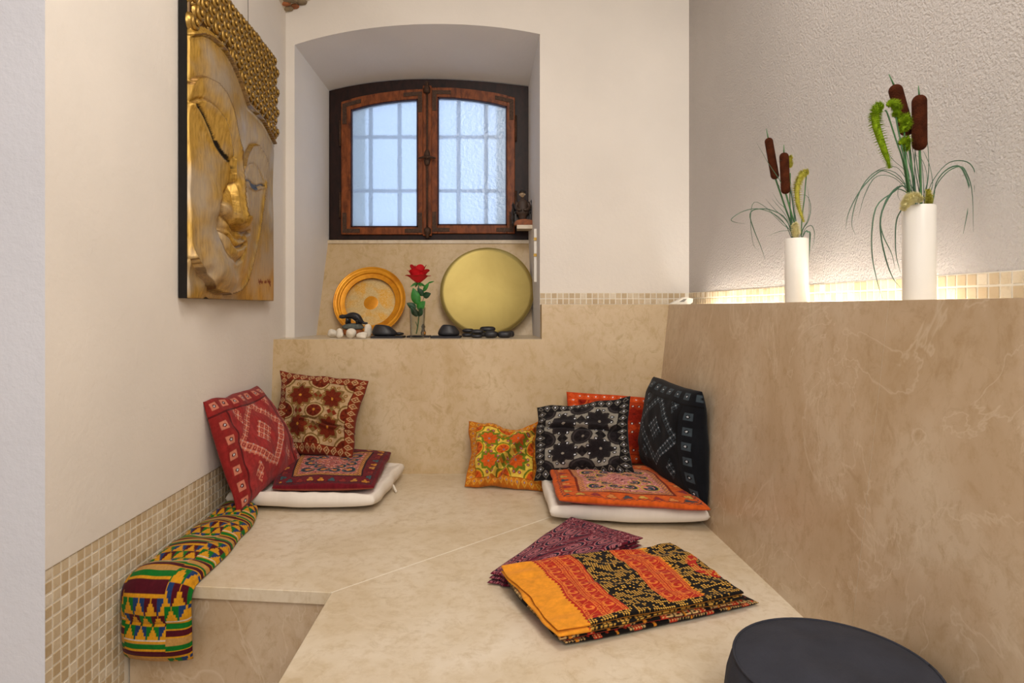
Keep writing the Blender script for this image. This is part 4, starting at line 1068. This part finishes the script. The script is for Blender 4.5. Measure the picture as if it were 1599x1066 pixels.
# ------------------------------------------------------------------ things on the sill
def SP(x, y):                          # sill point under a pixel
    return P(x, y, .126*F/(y-HZ))
def lean_disc(name, cx, dia, Yb, prof, mats, label, cat, tilt=19.0):
    """disc leaning on the sloping panel; prof list of (part name, profile (r, depth), material)"""
    th = math.radians(tilt); X = (cx-799.5)/F*Yb
    base = Vector((X, Yb, ZS)); axis_up = Vector((0, math.sin(th), math.cos(th))); nrm = Vector((0, -math.cos(th), math.sin(th)))
    cen = base+axis_up*(dia/2+.001); m = Matrix((Vector((1, 0, 0)), axis_up, nrm)).transposed().to_4x4(); m.translation = cen
    root = thing(name, base, label, cat)
    for nm, pr, mt in prof: MB().lathe(pr, m, 72, close=False).build(nm, mt, root, smooth=True)
    return m, root
R = .169
lean_disc('round_tray', 573, 2*R, 2.9, [
    ('rim', [(R*.83, -.006), (R*.85, .003), (R*.88, .0), (R*.93, .003), (R*.965, .004), (R*.985, .010), (R, .008), (R, .002), (R*.9, -.006), (R*.7, -.010)], M['orange_metal']),
    ('wall', [(R*.745, -.030), (R*.77, -.029), (R*.80, -.018), (R*.83, -.006)], M['orange_metal']),
    ('engraved_face', [(.0005, -.030), (R*.3, -.0295), (R*.75, -.030)], M['tray_face']), ('medallion', [(.0005, -.0288), (R*.19, -.0288), (R*.20, -.0293)], M['orange_metal'])], None, 'orange metal tray with worn engraved centre leaning in the niche', 'tray')
R = .2185
pr = [(.0005, -.020)]+[(R*k/12, -.020+.020*(k/12)**2.2) for k in range(1, 13)]+[(R*1.004, .001), (R*1.002, -.004), (R*.9, -.009), (R*.5, -.022), (.0005, -.026)]
lean_disc('brass_dish', 759.5, 2*R, 2.872, [('bowl', pr, M['brass_bowl'])], None, 'large plain pale brass dish leaning in the niche', 'dish')
# every thing is one lathe or more parts
def pebble(name, c, r, mat, label, group=None, seed=0, cat='stone', pw=1.0, sq=1.0):
    m = MB().ball((0, 0, 0), 1.0, seg=18, rings=12); V = np.array([tuple(p) for p in m.v]); rg = np.random.RandomState(seed)
    k = np.ones(len(V))
    for _ in range(5):
        d = rg.randn(3); d /= np.linalg.norm(d); k += .05*pw*np.sin(V @ d*rg.uniform(2, 4)+rg.rand()*6)
    V = V*k[:, None]; V = np.sign(V)*np.abs(V)**sq*np.array(r); V[:, 2] -= V[:, 2].min(); V = V+np.array(c)
    return mk(name, V, m.f, mat, smooth=True, label=label, cat=cat, group=group)
sz = 985.
wp = [(519, 527, 2.70, .021, .017, 'leftmost of the white pebbles below the tray'), (531, 528.2, 2.62, .017, .019, 'small round white pebble second from the left'),
      (548, 528.2, 2.62, .022, .020, 'pointed white pebble in the middle below the animal figure'), (566, 528.5, 2.60, .021, .014, 'low flat white pebble beside the black candle stone'),
      (575, 527, 2.69, .019, .022, 'tall white pebble at the right end of its row')]
for i, (x, y, Y, r, hh, lb) in enumerate(wp):
    p = SP(x, y); pebble('pebble', (p.x, p.y, ZS), (r, r*.9, hh), M['white_stone'], lb, 'white pebbles on the sill', 20+i, pw=2.2)
# animal figure on rock and driftwood
pb = Vector((P(552, 0, 2.80).x, 2.80, ZS))
fig = thing('animal_figurine', pb, 'dark animal figurine on a grey rock with a reddish wooden foot', 'figurine')
def lump(name, c, r, mat, parent, seed, pw=1.5):
    m = MB().ball((0, 0, 0), 1.0, seg=20, rings=12); V = np.array([tuple(p) for p in m.v]); rg = np.random.RandomState(seed); k = np.ones(len(V))
    for _ in range(6):
        d = rg.randn(3); d /= np.linalg.norm(d); k += .05*pw*np.sin(V @ d*rg.uniform(2, 6)+rg.rand()*6)
    V = V*k[:, None]; V = np.sign(V)*np.abs(V)**.75; V = V*np.array(r)+np.array(c); return mk(name, V, m.f, mat, parent, smooth=True)
w_ = P(0, 0, 2.8)
zz = lambda y: E-(y-HZ)/F*2.8
lump('wooden_foot', (pb.x, pb.y, zz(518)), (.050, .035, .014), M['brown_wood'], fig, 3)
lump('rock', (pb.x, pb.y, zz(509.5)), (.052, .034, .015), M['grey_rock'], fig, 5)
Y = 2.79
mb = MB()
mb.tube(spl([P(530, 494.5, Y), P(537, 494, Y), P(543, 493.5, Y), P(551, 492.5, Y), P(558, 496, Y), P(563, 501, Y), P(568, 504, Y), P(574, 504.5, Y)], 22), np.interp(np.linspace(0, 1, 22), [0, .08, .2, .4, .55, .66, .75, .85, 1], [.006, .010, .008, .015, .018, .015, .011, .006, .004]), 12)
for x0, y0, x1, dy in ((543, 497, 541, -.01), (545, 498, 546, .012), (557, 500, 558, -.014), (560, 500, 561, .012)):
    mb.tube([P(x0, y0, Y+dy), P((x0+x1)/2, 501, Y+dy), P(x1, 505.5, Y+dy)], [.010, .007, .0065], 8)
mb.ball(P(557, 496, Y-.016), (.006, .003, .008))
mb.build('animal', M['animal'], fig, smooth=True, label='dark metal animal with lowered snout')
# candle stones on slates
def candle_stone(x0, x1, ytop, ybase, s0, s1, label, slabel, flip, Yc):
    sl = MB().box(P(s0, 0, Yc).x, P(s1, 0, Yc).x, Yc-.045, Yc+.045, ZS+.0005, ZS+.0085).build('slate_slab', M['slate'], label=slabel, cat='slate', group='slates under the candle stones'); bevel(sl, .0015, 1)
    cx = P((x0+x1)/2, 0, Yc).x; rx = (x1-x0)/2/F*Yc; hgt = (ybase-ytop)/F*Yc; z0 = ZS+.009
    V = []; Fc = []; nr, ns = 14, 28
    prof = [(.001, 0), (.7, 0), (.93, .06), (1.0, .2), (.98, .38), (.86, .62), (.70, .85), (.60, .96), (.50, 1.0), (.40, .97), (.34, .88), (.30, .80), (.15, .78), (.001, .78)]
    for r, hh in prof:
        for k in range(ns):
            a = 2*math.pi*k/ns; sh = flip*.22*hh
            V.append((cx+rx*(r*math.cos(a)*(1+.05*math.sin(3*a+1))-sh), Yc+.036*r*math.sin(a)*(1+.06*math.cos(2*a)), z0+hgt*hh*(1+.10*math.cos(a+2)*(hh > .5))))
    n = len(prof)
    for i in range(n-1):
        for k in range(ns): Fc.append((i*ns+k, i*ns+(k+1) % ns, (i+1)*ns+(k+1) % ns, (i+1)*ns+k))
    mk('candle_stone', V, Fc, M['basalt'], smooth=True, label=label, cat='candle holder', group='black candle stones')
candle_stone(581, 620, 508.5, 524.5, 582, 631, 'black hollowed candle stone left of the rose', 'thin black slate under the left candle stone', .9, 2.68)
candle_stone(683, 717, 508.5, 524.5, 674, 720, 'black hollowed candle stone right of the rose', 'thin black slate under the right candle stone', .0, 2.68)
pebble('river_stone', (P(622, 0, 2.71).x, 2.71, ZS+.0095), (.024, .02, .007), M['basalt'], 'flat black pebble lying on the left slate', 'black stones on the sill', 41, pw=.5)
o = MB().box(P(637, 0, 2.74).x, P(672, 0, 2.74).x, 2.70, 2.775, ZS+.0005, ZS+.007).build('slate_slab', M['slate'], label='small slate standing behind the rose glass', cat='slate', group='slates under the candle stones'); bevel(o, .0015, 1)
fg = thing('tiny_figurine', (P(661, 0, 2.76).x, 2.76, ZS+.0075), 'tiny dark figure with orange foot behind the rose glass', 'figurine')
MB().lathe([(.001, .0), (.010, .001), (.012, .012), (.008, .02), (.006, .03), (.009, .036), (.006, .046), (.001, .05)], Matrix.Translation(fg.location), 12).build('body', M['bronze'], fg, smooth=True)
MB().ball(fg.location+Vector((.004, -.011, .010)), (.008, .006, .008)).build('foot', plain('amber glaze', '#c97f22', .4), fg, smooth=True)
bs = [(730.5, .026, .0, .017, 2.76, 'leftmost lower black stone in front of the brass dish'), (731, .026, .018, .018, 2.775, 'upper black stone of the leftmost stacked pair'),
      (744.5, .024, .0, .0165, 2.66, 'lower black stone of the front stacked pair'), (745, .027, .0165, .020, 2.67, 'upper black stone of the front stacked pair'),
      (760.5, .034, .0, .021, 2.80, 'dark stone hidden beneath the tallest black stone'), (761.5, .035, .021, .024, 2.805, 'tallest black stone leaning at the brass dish'),
      (766.5, .0285, .0, .031, 2.655, 'round thick black stone at the front edge of the sill'), (788, .032, .0, .029, 2.67, 'broad black stone nearest the right niche wall'),
      (796, .020, .0, .027, 2.76, 'black stone half hidden behind the broad one on the right')]
for i, (x, rx, z0, hh, Y, lb) in enumerate(bs):
    pebble('river_stone', (P(x, 0, Y).x, Y, ZS+z0+.0003), (rx, rx*.85, hh/2), M['basalt'], lb, 'black stones on the sill', 50+i, pw=.35, sq=.72)
# glass with rose
gY = 2.585; gx = P(651.5, 0, gY).x; gb = Vector((gx, gY, ZS+.0006)); hg = .129
MB().lathe([(.0005, 0), (.026, 0), (.0275, .004), (.034, hg), (.0325, hg), (.0262, .016), (.0005, .014)], Matrix.Translation(gb), 40, close=False).build('drinking_glass', M['glass'], label='clear tall drinking glass holding the red rose', cat='glass', smooth=True)
rose = thing('rose', Vector((gx+.0, gY, ZS+.02)), 'single red artificial rose standing in the glass', 'flower')
st = spl([P(650, 521, gY), P(653, 505, gY), P(654.5, 480, gY), P(654, 460, gY), P(653.5, 442, gY)], 16)
MB().tube(st, .0024, 8).build('stem', M['stem'], rose, smooth=True)
MB().tube(spl([P(654.5, 490, gY), P(659, 474, gY-.004), P(662, 464, gY-.004)], 6), .0012, 6).tube(spl([P(652, 510, gY), P(649, 502, gY)], 4), .0016, 6).build('side_stem', M['stem'], rose, smooth=True)
def leafm(base, tip, wd, mat, bend=(0, 0, 0), name='leaf'):
    base, tip, bend = Vector(base), Vector(tip), Vector(bend); ax = tip-base; side = ax.cross(Vector((0, -1, 0.15))).normalized()
    nrm = side.cross(ax).normalized(); V = []; Fc = []; n = 9
    for lay in (1, -1):
        for i in range(n):
            t = i/(n-1); wv = wd*math.sin(math.pi*t**.8)**.9+.0004; c = base+ax*t+bend*math.sin(math.pi*t)
            for s in (-1, 0, 1): V.append(c+side*wv*s+nrm*(abs(s)*.25*wv+lay*.0004))
    for i in range(n-1):
        for j in range(2):
            a = i*3+j; Fc.append((a, a+1, a+4, a+3)); b = 27+a; Fc.append((b+3, b+4, b+1, b))
    for i in range(n-1):
        Fc.append((i*3, i*3+3, 27+i*3+3, 27+i*3)); Fc.append((i*3+5, i*3+2, 27+i*3+2, 27+i*3+5))
    return mk(name, V, Fc, mat, rose, smooth=True)
g_ = gY-.02
for b0, t0, wd, mt in (((653, 476), (645, 449), .019, 'leaf'), ((652, 483), (664, 470), .017, 'leaf'), ((650, 481), (635, 473), .013, 'leaf_dark'), ((653, 494), (641, 479), .013, 'leaf_dark'),
                       ((661, 462), (652, 449), .012, 'leaf_dark'), ((661, 463), (673, 458), .013, 'leaf_dark'), ((661, 455), (670, 441), .008, 'leaf'), ((655, 494), (659, 480), .010, 'leaf_dark'), ((668, 442), (678, 439), .003, 'leaf')):
    leafm(P(*b0, g_), P(*t0, g_-.01), wd, M[mt])
rc = P(653, 441, gY)
def petal(ang, r0, r1, hgt, wid, curl, name='petal'):
    """cupped petal around the bloom axis"""
    V = []; Fc = []; nu, nv = 9, 8
    for lay in (0, .0012):
        for i in range(nv):
            t = i/(nv-1); r = r0+(r1-r0)*math.sin(t*math.pi/2)+curl*max(0, t-.65)**1.4*3; zz_ = hgt*t-curl*.8*max(0, t-.75)**1.5*3
            wv = wid*(math.sin(math.pi*(.18+.62*t)))
            for j in range(nu):
                s = j/(nu-1)*2-1; a = ang+s*wv; k = 1-.10*t*s*s*(1 if t > .6 else .4)
                V.append((rc.x+math.cos(a)*(r+lay), rc.y+math.sin(a)*(r+lay), rc.z+zz_*k))
    m = nu*nv
    for i in range(nv-1):
        for j in range(nu-1):
            a = i*nu+j; Fc.append((a, a+nu, a+nu+1, a+1)); Fc.append((m+a, m+a+1, m+a+nu+1, m+a+nu))
    return mk(name, V, Fc, M['rose'], rose, smooth=True)
for k in range(4): petal(k*1.57+.3, .004, .013, .072, 1.1, .0)
for k in range(5): petal(k*1.257+.1, .006, .026, .076, .85, .010)
for k in range(5): petal(k*1.257+.75, .008, .037, .058, .85, .014)
for k in range(5): petal(k*1.257+.2, .008, .040, .036, .80, .020)
for k in range(4): 
    a = k*1.57+.5; leafm(rc+Vector((.004*math.cos(a), .004*math.sin(a), 0)), rc+Vector((.034*math.cos(a), .03*math.sin(a), -.018)), .0045, M['leaf'], name='sepal')
# little shelf with the seated figure, white conduit
shY = 2.99
shf = MB().box(P(807, 0, shY).x, P(832.5, 0, shY).x+.004, shY-.03, shY+.06, P(0, 358, shY).z, P(0, 352.3, shY).z).build('corner_shelf', M['trav_top'], label='tiny pale stone shelf in the corner of the niche', cat='shelf')
cx = P(819, 0, shY).x; zt = P(0, 352.2, shY).z
V = MB(); pol = []
for k in range(13):
    a = math.pi*k/12; pol.append((cx+.050*math.cos(a), shY-.03, zt+.0003+.027*math.sin(a)**.7))
fgr = thing('seated_figurine', (cx, shY, zt), 'small dark carved figure seated on a throne on a reddish half round base', 'figurine')
V.prism(pol, (0, .055, 0)).build('base', M['brown_wood'], fgr)
zb2 = zt+.026
def fx(x): return P(x, 0, shY-.005).x
def fz(y): return E-(y-HZ)/F*(shY-.005)
Yf = shY-.004
mb = MB()
for x, y0, y1 in ((801.5, 310, 352), (831, 316, 346)):
    mb.lathe([(.004, 0), (.008, .01), (.005, .02), (.009, .035), (.005, .05), (.009, .07), (.005, .085), (.008, .098), (.003, .108), (.001, .114)], Matrix.Translation((fx(x), Yf+.01, fz(y1))), 8)
mb.box(fx(803), fx(830), Yf+.012, Yf+.02, fz(346), fz(322)); mb.box(fx(803), fx(830), Yf-.012, Yf+.014, fz(334), fz(331))
for x in (805, 828): mb.box(fx(x)-.004, fx(x)+.004, Yf-.012, Yf-.004, zb2-.008, fz(332))
mb.build('throne', M['bronze'], fgr)
mb = MB()
mb.lathe([(.001, 0), (.014, .001), (.017, .02), (.022, .034), (.030, .040), (.031, .052), (.026, .062), (.024, .078), (.025, .092), (.018, .104), (.008, .112), (.007, .118)], Matrix.Translation((fx(816), Yf-.012, zb2-.012)) @ Matrix.Diagonal((1, .7, 1, 1)), 20)
for s in (-1, 1):
    mb.tube(spl([(fx(816)+s*.024, Yf-.012, zb2+.082), (fx(816)+s*.031, Yf-.016, zb2+.06), (fx(816)+s*.02, Yf-.034, zb2+.044), (fx(816)+s*.003, Yf-.038, zb2+.043)], 8), [.009, .009, .009, .008, .008, .007, .006, .005], 8)
bd = mb.build('robed_body', M['robe'], fgr, smooth=True)
hc = Vector((fx(815.5), Yf-.016, zb2+.118))
MB().ball(hc, (.0115, .012, .0145)).ball(hc+Vector((0, -.012, -.003)), (.0035, .004, .004)).ball(hc+Vector((-.012, 0, 0)), (.003, .003, .005)).ball(hc+Vector((.012, 0, 0)), (.003, .003, .005)).ball(hc+Vector((-.004, -.0105, .003)), .0022).ball(hc+Vector((.004, -.0105, .003)), .0022).build('head', M['face'], fgr, smooth=True)
MB().lathe([(.0155, 0), (.017, .004), (.012, .010), (.004, .014), (.001, .014)], Matrix.Translation(hc+Vector((0, 0, .008))), 16).build('cap', M['bronze'], fgr, smooth=True)
cd = thing('cable_conduit', P(836, 440, 2.815), 'thin white cable conduit with brass clips on the right niche wall', 'conduit')
MB().box(P(834, 0, 2.81).x, P(839, 0, 2.81).x, 2.81, 2.822, P(0, 440, 2.81).z, P(0, 357, 2.81).z).build('channel', M['white_plastic'], cd)
for y in (373, 398): MB().box(P(833.5, 0, 2.806).x, P(839.5, 0, 2.806).x, 2.806, 2.824, P(0, y+2.3, 2.806).z, P(0, y-2.3, 2.806).z).build('clip', M['brass'], cd)

# ------------------------------------------------------------------ vases and dried plants on the ledge
def vase(x, Y, rad, hgt, label):
    c = Vector(((x-799.5)/F*Y, Y, ZT+.0003))
    pr = [(.0005, 0), (rad*.97, 0), (rad, .003), (rad, hgt-.003), (rad*.98, hgt), (rad*.93, hgt), (rad*.92, hgt-.004), (rad*.92, .02), (.0005, .018)]
    MB().lathe(pr, Matrix.Translation(c), 48, close=False).build('vase', M['porcelain'], smooth=True, label=label, cat='vase', group='white vases on the ledge').modifiers.new('e', 'EDGE_SPLIT').split_angle = math.radians(40)
    return c+Vector((0, 0, hgt))
Y1v = 1.64; Y2v = 1.185
v1 = vase(1244, Y1v, .029, .166, 'smaller looking white cylinder vase further back on the ledge')
v2 = vase(1435, Y2v, .0275, .177, 'white cylinder vase nearest the viewer on the ledge')
def inside(v, dx=0, dy=0, dz=-.06): return v+Vector((dx, dy, dz))
def cattail(v, Y, top, bot, tip, rad, label, dx, dY=0):
    a, b = P(*top, Y+dY), P(*bot, Y+dY); root = thing('cattail', inside(v, dx, dY*.3), label, 'cattail', 'brown cattails in the white vases')
    n = 60; ax = b-a; pts = [a+ax*(i/(n-1)) for i in range(n)]
    ln = ax.length; rr = [rad*math.sqrt(max(.01, 1-max(0, 1-min(i, n-1-i)/(n-1)*ln/rad)**2)) for i in range(n)]
    MB().tube(pts, rr, 18).build('head', M['cat'], root, smooth=True)
    MB().tube(spl([b-ax*.02, b.lerp(inside(v, dx*.6, dY*.3, .02), .5)+Vector((0, 0, 0)), inside(v, dx*.6, dY*.3, .01), inside(v, dx, dY*.3, -.10)], 14), .0022, 7).build('stem', M['stem'], root, smooth=True)
    MB().tube([a+ax*.03, P(*tip, Y+dY)], [.0018, .0008], 6).build('tip', M['stem'], root, smooth=True)
cattail(v1, Y1v, (1199.5, 215), (1211, 280), (1196.5, 201), .0105, 'cattail leaning left in the farther vase', -.012, .012)
cattail(v1, Y1v, (1224, 238), (1227, 303), (1224, 226), .0115, 'lower upright cattail in the farther vase', -.004, -.012)
cattail(v2, Y2v, (1396, 132), (1418, 212), (1388, 116), .0122, 'cattail leaning left in the nearer vase', -.010, .012)
cattail(v2, Y2v, (1435.5, 148), (1436, 235), (1434, 134), .0125, 'thick upright cattail in the nearer vase', .002, -.012)
def plume(v, Y, stem, body, rads, mat, label, hair=.0035, nh=1500, group='bristly foxtail plumes', seed=1, col='stem', sr=.0014):
    root = thing('foxtail', inside(v, 0, 0, -.02), label, 'foxtail', group)
    if stem: MB().tube(spl([inside(v, *stem[0])]+[P(x, y, Y) for x, y in stem[1:]], 18), sr, 6).build('stem', M[col], root, smooth=True)
    n = 40; pts = spl([P(x, y, Y) for x, y in body], n); rr = .97*np.interp(np.linspace(0, 1, n), np.linspace(0, 1, len(rads)), rads)
    MB().tube(pts, list(rr*.55), 10).build('plume', M[mat], root, smooth=True)
    rg = random.Random(seed); mb = MB()
    for _ in range(nh):
        i = rg.randrange(1, n-1); t = (pts[i+1]-pts[i-1]).normalized(); d = Vector((rg.gauss(0, 1), rg.gauss(0, 1), rg.gauss(0, 1))); d = (d-t*d.dot(t)).normalized()
        b0 = pts[i]+d*rr[i]*.55; e0 = pts[i]+d*(rr[i]+hair*rg.random())+t*hair*.5; s = t.cross(d)*.0007
        mb.add([b0+s, b0-s, e0, b0+t*.0007], [(0, 1, 2), (1, 3, 2), (3, 0, 2)])
    mb.build('bristles', M[mat], root, kind='stuff')
plume(v1, Y1v-.01, [(.012, 0, -.05), (1252, 345), (1256, 310), (1258, 285), (1259, 275)], [(1262, 270), (1256, 270), (1249, 278), (1244.5, 295), (1246, 318), (1251, 335), (1255.5, 347)], [.010, .011, .011, .012, .010, .007, .003], 'plume_yellow', 'drooping yellow foxtail in the farther vase', seed=2)
plume(v1, Y1v+.03, [(.0, .01, -.05), (1234, 330), (1234, 270)], [(1234, 262), (1234.5, 255), (1234, 246), (1233, 243)], [.004, .006, .006, .003], 'plume_yellow', 'small yellow foxtail behind the lower cattail', nh=600, seed=3)
plume(v1, Y1v-.015, None, [(1241, 371), (1243, 362), (1242, 352), (1240, 348)], [.007, .012, .010, .004], 'plume_cream', 'short cream foxtail at the rim of the farther vase', nh=900, seed=4)
plume(v2, Y2v-.02, [(-.012, 0, -.05), (1412, 262), (1398, 215), (1386, 178), (1382, 172)], [(1379, 168), (1371, 167), (1367, 178), (1368, 195), (1374, 215), (1382, 238), (1387, 252), (1389, 263)], [.007, .011, .012, .013, .012, .010, .006, .003], 'plume_green', 'long drooping green foxtail in the nearer vase', nh=1500, seed=5)
plume(v2, Y2v-.025, [(-.008, 0, -.05), (1414, 260), (1402, 200), (1399, 182)], [(1385, 164), (1393, 161), (1400, 165), (1400, 176), (1398, 182)], [.005, .008, .010, .008, .004], 'plume_green', 'curled green foxtail tip beside the leaning cattail', nh=800, seed=6)
plume(v2, Y2v-.025, [(-.006, 0, -.05), (1416, 260), (1412, 206)], [(1403, 189), (1409, 186), (1416, 184), (1416, 194), (1411, 200), (1411, 206)], [.006, .010, .009, .009, .008, .004], 'plume_green', 'middle curled green foxtail between the two cattails', nh=800, seed=7)
plume(v2, Y2v-.025, [(-.004, 0, -.05), (1418, 280), (1413, 236)], [(1404, 224), (1410, 221), (1417, 217), (1415, 228), (1413, 236)], [.005, .008, .007, .008, .003], 'plume_green', 'lowest curled green foxtail in the nearer vase', nh=900, seed=8)
plume(v2, Y2v-.03, None, [(1440, 314), (1432, 309), (1424, 309), (1416, 315), (1409, 328)], [.005, .010, .012, .010, .004], 'plume_cream', 'cream foxtail bent over the rim of the nearer vase', nh=1500, seed=9, hair=.003)
plume(v2, Y2v+.008, None, [(1421, 318), (1421, 306), (1419, 298)], [.006, .006, .003], 'plume_yellow', 'short yellow foxtail at the left rim of the nearer vase', nh=600, seed=10, hair=.003)
plume(v2, Y2v-.01, None, [(1450, 320), (1451, 308), (1449, 295)], [.006, .007, .003], 'plume_yellow', 'short yellow foxtail at the right rim of the nearer vase', nh=600, seed=11, hair=.003)
def grass(v, Y, blades, label):
    root = thing('grass_spray', inside(v, 0, 0, -.02), label, 'grass', 'grass sprays in the white vases'); rg = random.Random(len(blades))
    for bl in blades:
        wd = bl[0]; pp = bl[1:]; n = len(pp); dY = rg.uniform(-.03, .03)
        p3 = [inside(v, rg.uniform(-.015, .015), rg.uniform(-.015, .015), -.08)]+[P(x, y, Y+dY*(i/n)**1.0) for i, (x, y) in enumerate(pp)]
        p3 = spl(p3, 26)
        MB().tube(p3, list(np.interp(np.linspace(0, 1, 26), [0, .3, .75, 1], [wd, wd, wd*.7, wd*.15])), 5, flat=.4).build('grass_blade', M['grass'], root, smooth=True)
grass(v1, Y1v, [
    (.0022, (1236, 366), (1226, 340), (1205, 328), (1190, 326), (1176, 328), (1171, 337), (1177, 358), (1188, 385), (1195, 405)),
    (.0016, (1234, 366), (1215, 338), (1185, 326), (1160, 330), (1142, 342), (1148, 347), (1163, 349)),
    (.0016, (1237, 366), (1228, 345), (1208, 325), (1195, 310)), (.0014, (1238, 366), (1228, 338), (1212, 318), (1205, 310)),
    (.0014, (1239, 366), (1229, 330), (1215, 315), (1206, 300)), (.0014, (1238, 368), (1222, 350), (1207, 335), (1199, 327)),
    (.0022, (1240, 366), (1234, 330), (1228, 305), (1218, 282), (1200, 255), (1181, 222)), (.0024, (1243, 366), (1238, 320), (1232, 285), (1225, 262), (1219, 250)),
    (.0020, (1245, 366), (1240, 330), (1236, 300), (1234, 290)), (.002, (1240, 366), (1229, 310), (1213, 285)),
    (.0016, (1246, 366), (1242, 335), (1238, 302), (1234, 280)), (.0024, (1255, 366), (1262, 362), (1265, 365), (1264, 385), (1262, 420), (1261, 468)),
    (.0018, (1252, 366), (1262, 345), (1266, 325), (1262, 308), (1252, 304), (1241, 310)), (.0014, (1250, 366), (1262, 340), (1263, 310), (1260, 290)),
    (.0010, (1240, 368), (1225, 360), (1198, 368)), (.0012, (1254, 366), (1266, 352), (1272, 365), (1268, 390)), (.0012, (1237, 366), (1215, 340), (1180, 315), (1172, 340), (1176, 380), (1185, 392))],
    'blue green grass blades spraying from the farther vase')
grass(v2, Y2v, [
    (.0020, (1440, 316), (1435, 280), (1428, 230), (1422, 190), (1418, 155)), (.0020, (1437, 316), (1430, 270), (1424, 220), (1421, 160)),
    (.0022, (1430, 316), (1425, 280), (1416, 240), (1410, 210)), (.0018, (1428, 316), (1420, 275), (1412, 245), (1404, 225)),
    (.0018, (1432, 316), (1428, 270), (1430, 215), (1432, 195)), (.0018, (1445, 316), (1450, 270), (1449, 230), (1446, 205)),
    (.0018, (1443, 316), (1441, 270), (1438, 240)), (.0018, (1455, 318), (1462, 290), (1480, 268), (1500, 260), (1510, 272), (1518, 300), (1520, 362)),
    (.0020, (1456, 318), (1462, 285), (1478, 265), (1496, 259), (1506, 270), (1515, 300), (1510, 335), (1504, 365)),
    (.0014, (1448, 316), (1455, 285), (1480, 255), (1508, 252), (1522, 268), (1521, 300)),
    (.0016, (1425, 316), (1410, 285), (1385, 268), (1370, 270), (1345, 295), (1326, 330), (1320, 358)),
    (.0014, (1424, 316), (1405, 275), (1375, 265), (1350, 285), (1335, 320), (1330, 350), (1336, 367)),
    (.0016, (1427, 316), (1412, 290), (1395, 300), (1370, 320), (1362, 355), (1362, 400), (1370, 440), (1378, 466)),
    (.0018, (1424, 316), (1405, 295), (1390, 305), (1376, 335), (1376, 370), (1385, 410), (1395, 435), (1406, 449)),
    (.0014, (1428, 316), (1408, 290), (1385, 310), (1375, 345), (1380, 370), (1392, 395), (1398, 420)), (.0018, (1418, 318), (1406, 330), (1399, 350), (1399, 395), (1407, 430)),
    (.0012, (1430, 316), (1415, 270), (1395, 250), (1375, 225), (1361, 223)), (.0012, (1428, 316), (1405, 265), (1380, 262), (1360, 272)),
    (.0014, (1440, 316), (1448, 280), (1440, 250), (1425, 240)), (.0012, (1422, 316), (1400, 280), (1370, 275), (1352, 300), (1340, 340)),
    (.0014, (1446, 316), (1456, 290), (1452, 260), (1444, 240), (1440, 235)), (.0012, (1432, 316), (1422, 290), (1406, 288), (1402, 305), (1410, 320))],
    'long arching grass blades spraying from the nearer vase')
# small white switch box at the corner of the ledge
p0 = P(1047, 474.5, 2.57)
pol = [p0, P(1078, 474.5, 2.57), P(1082, 471.5, 2.57), P(1082, 465.8, 2.57), P(1069, 463.8, 2.57)]
sb = thing('switch_box', P(1065, 474.5, 2.58), 'small white wedge shaped plastic box at the corner of the ledge', 'box')
MB().prism(pol, (0, .04, 0)).build('housing', M['white_plastic'], sb)
MB().prism([P(1061, 471, 2.568), P(1068, 471, 2.568), P(1073, 466.5, 2.568), P(1068, 466.5, 2.568)], (0, .003, 0)).build('display', M['grey_plastic'], sb)
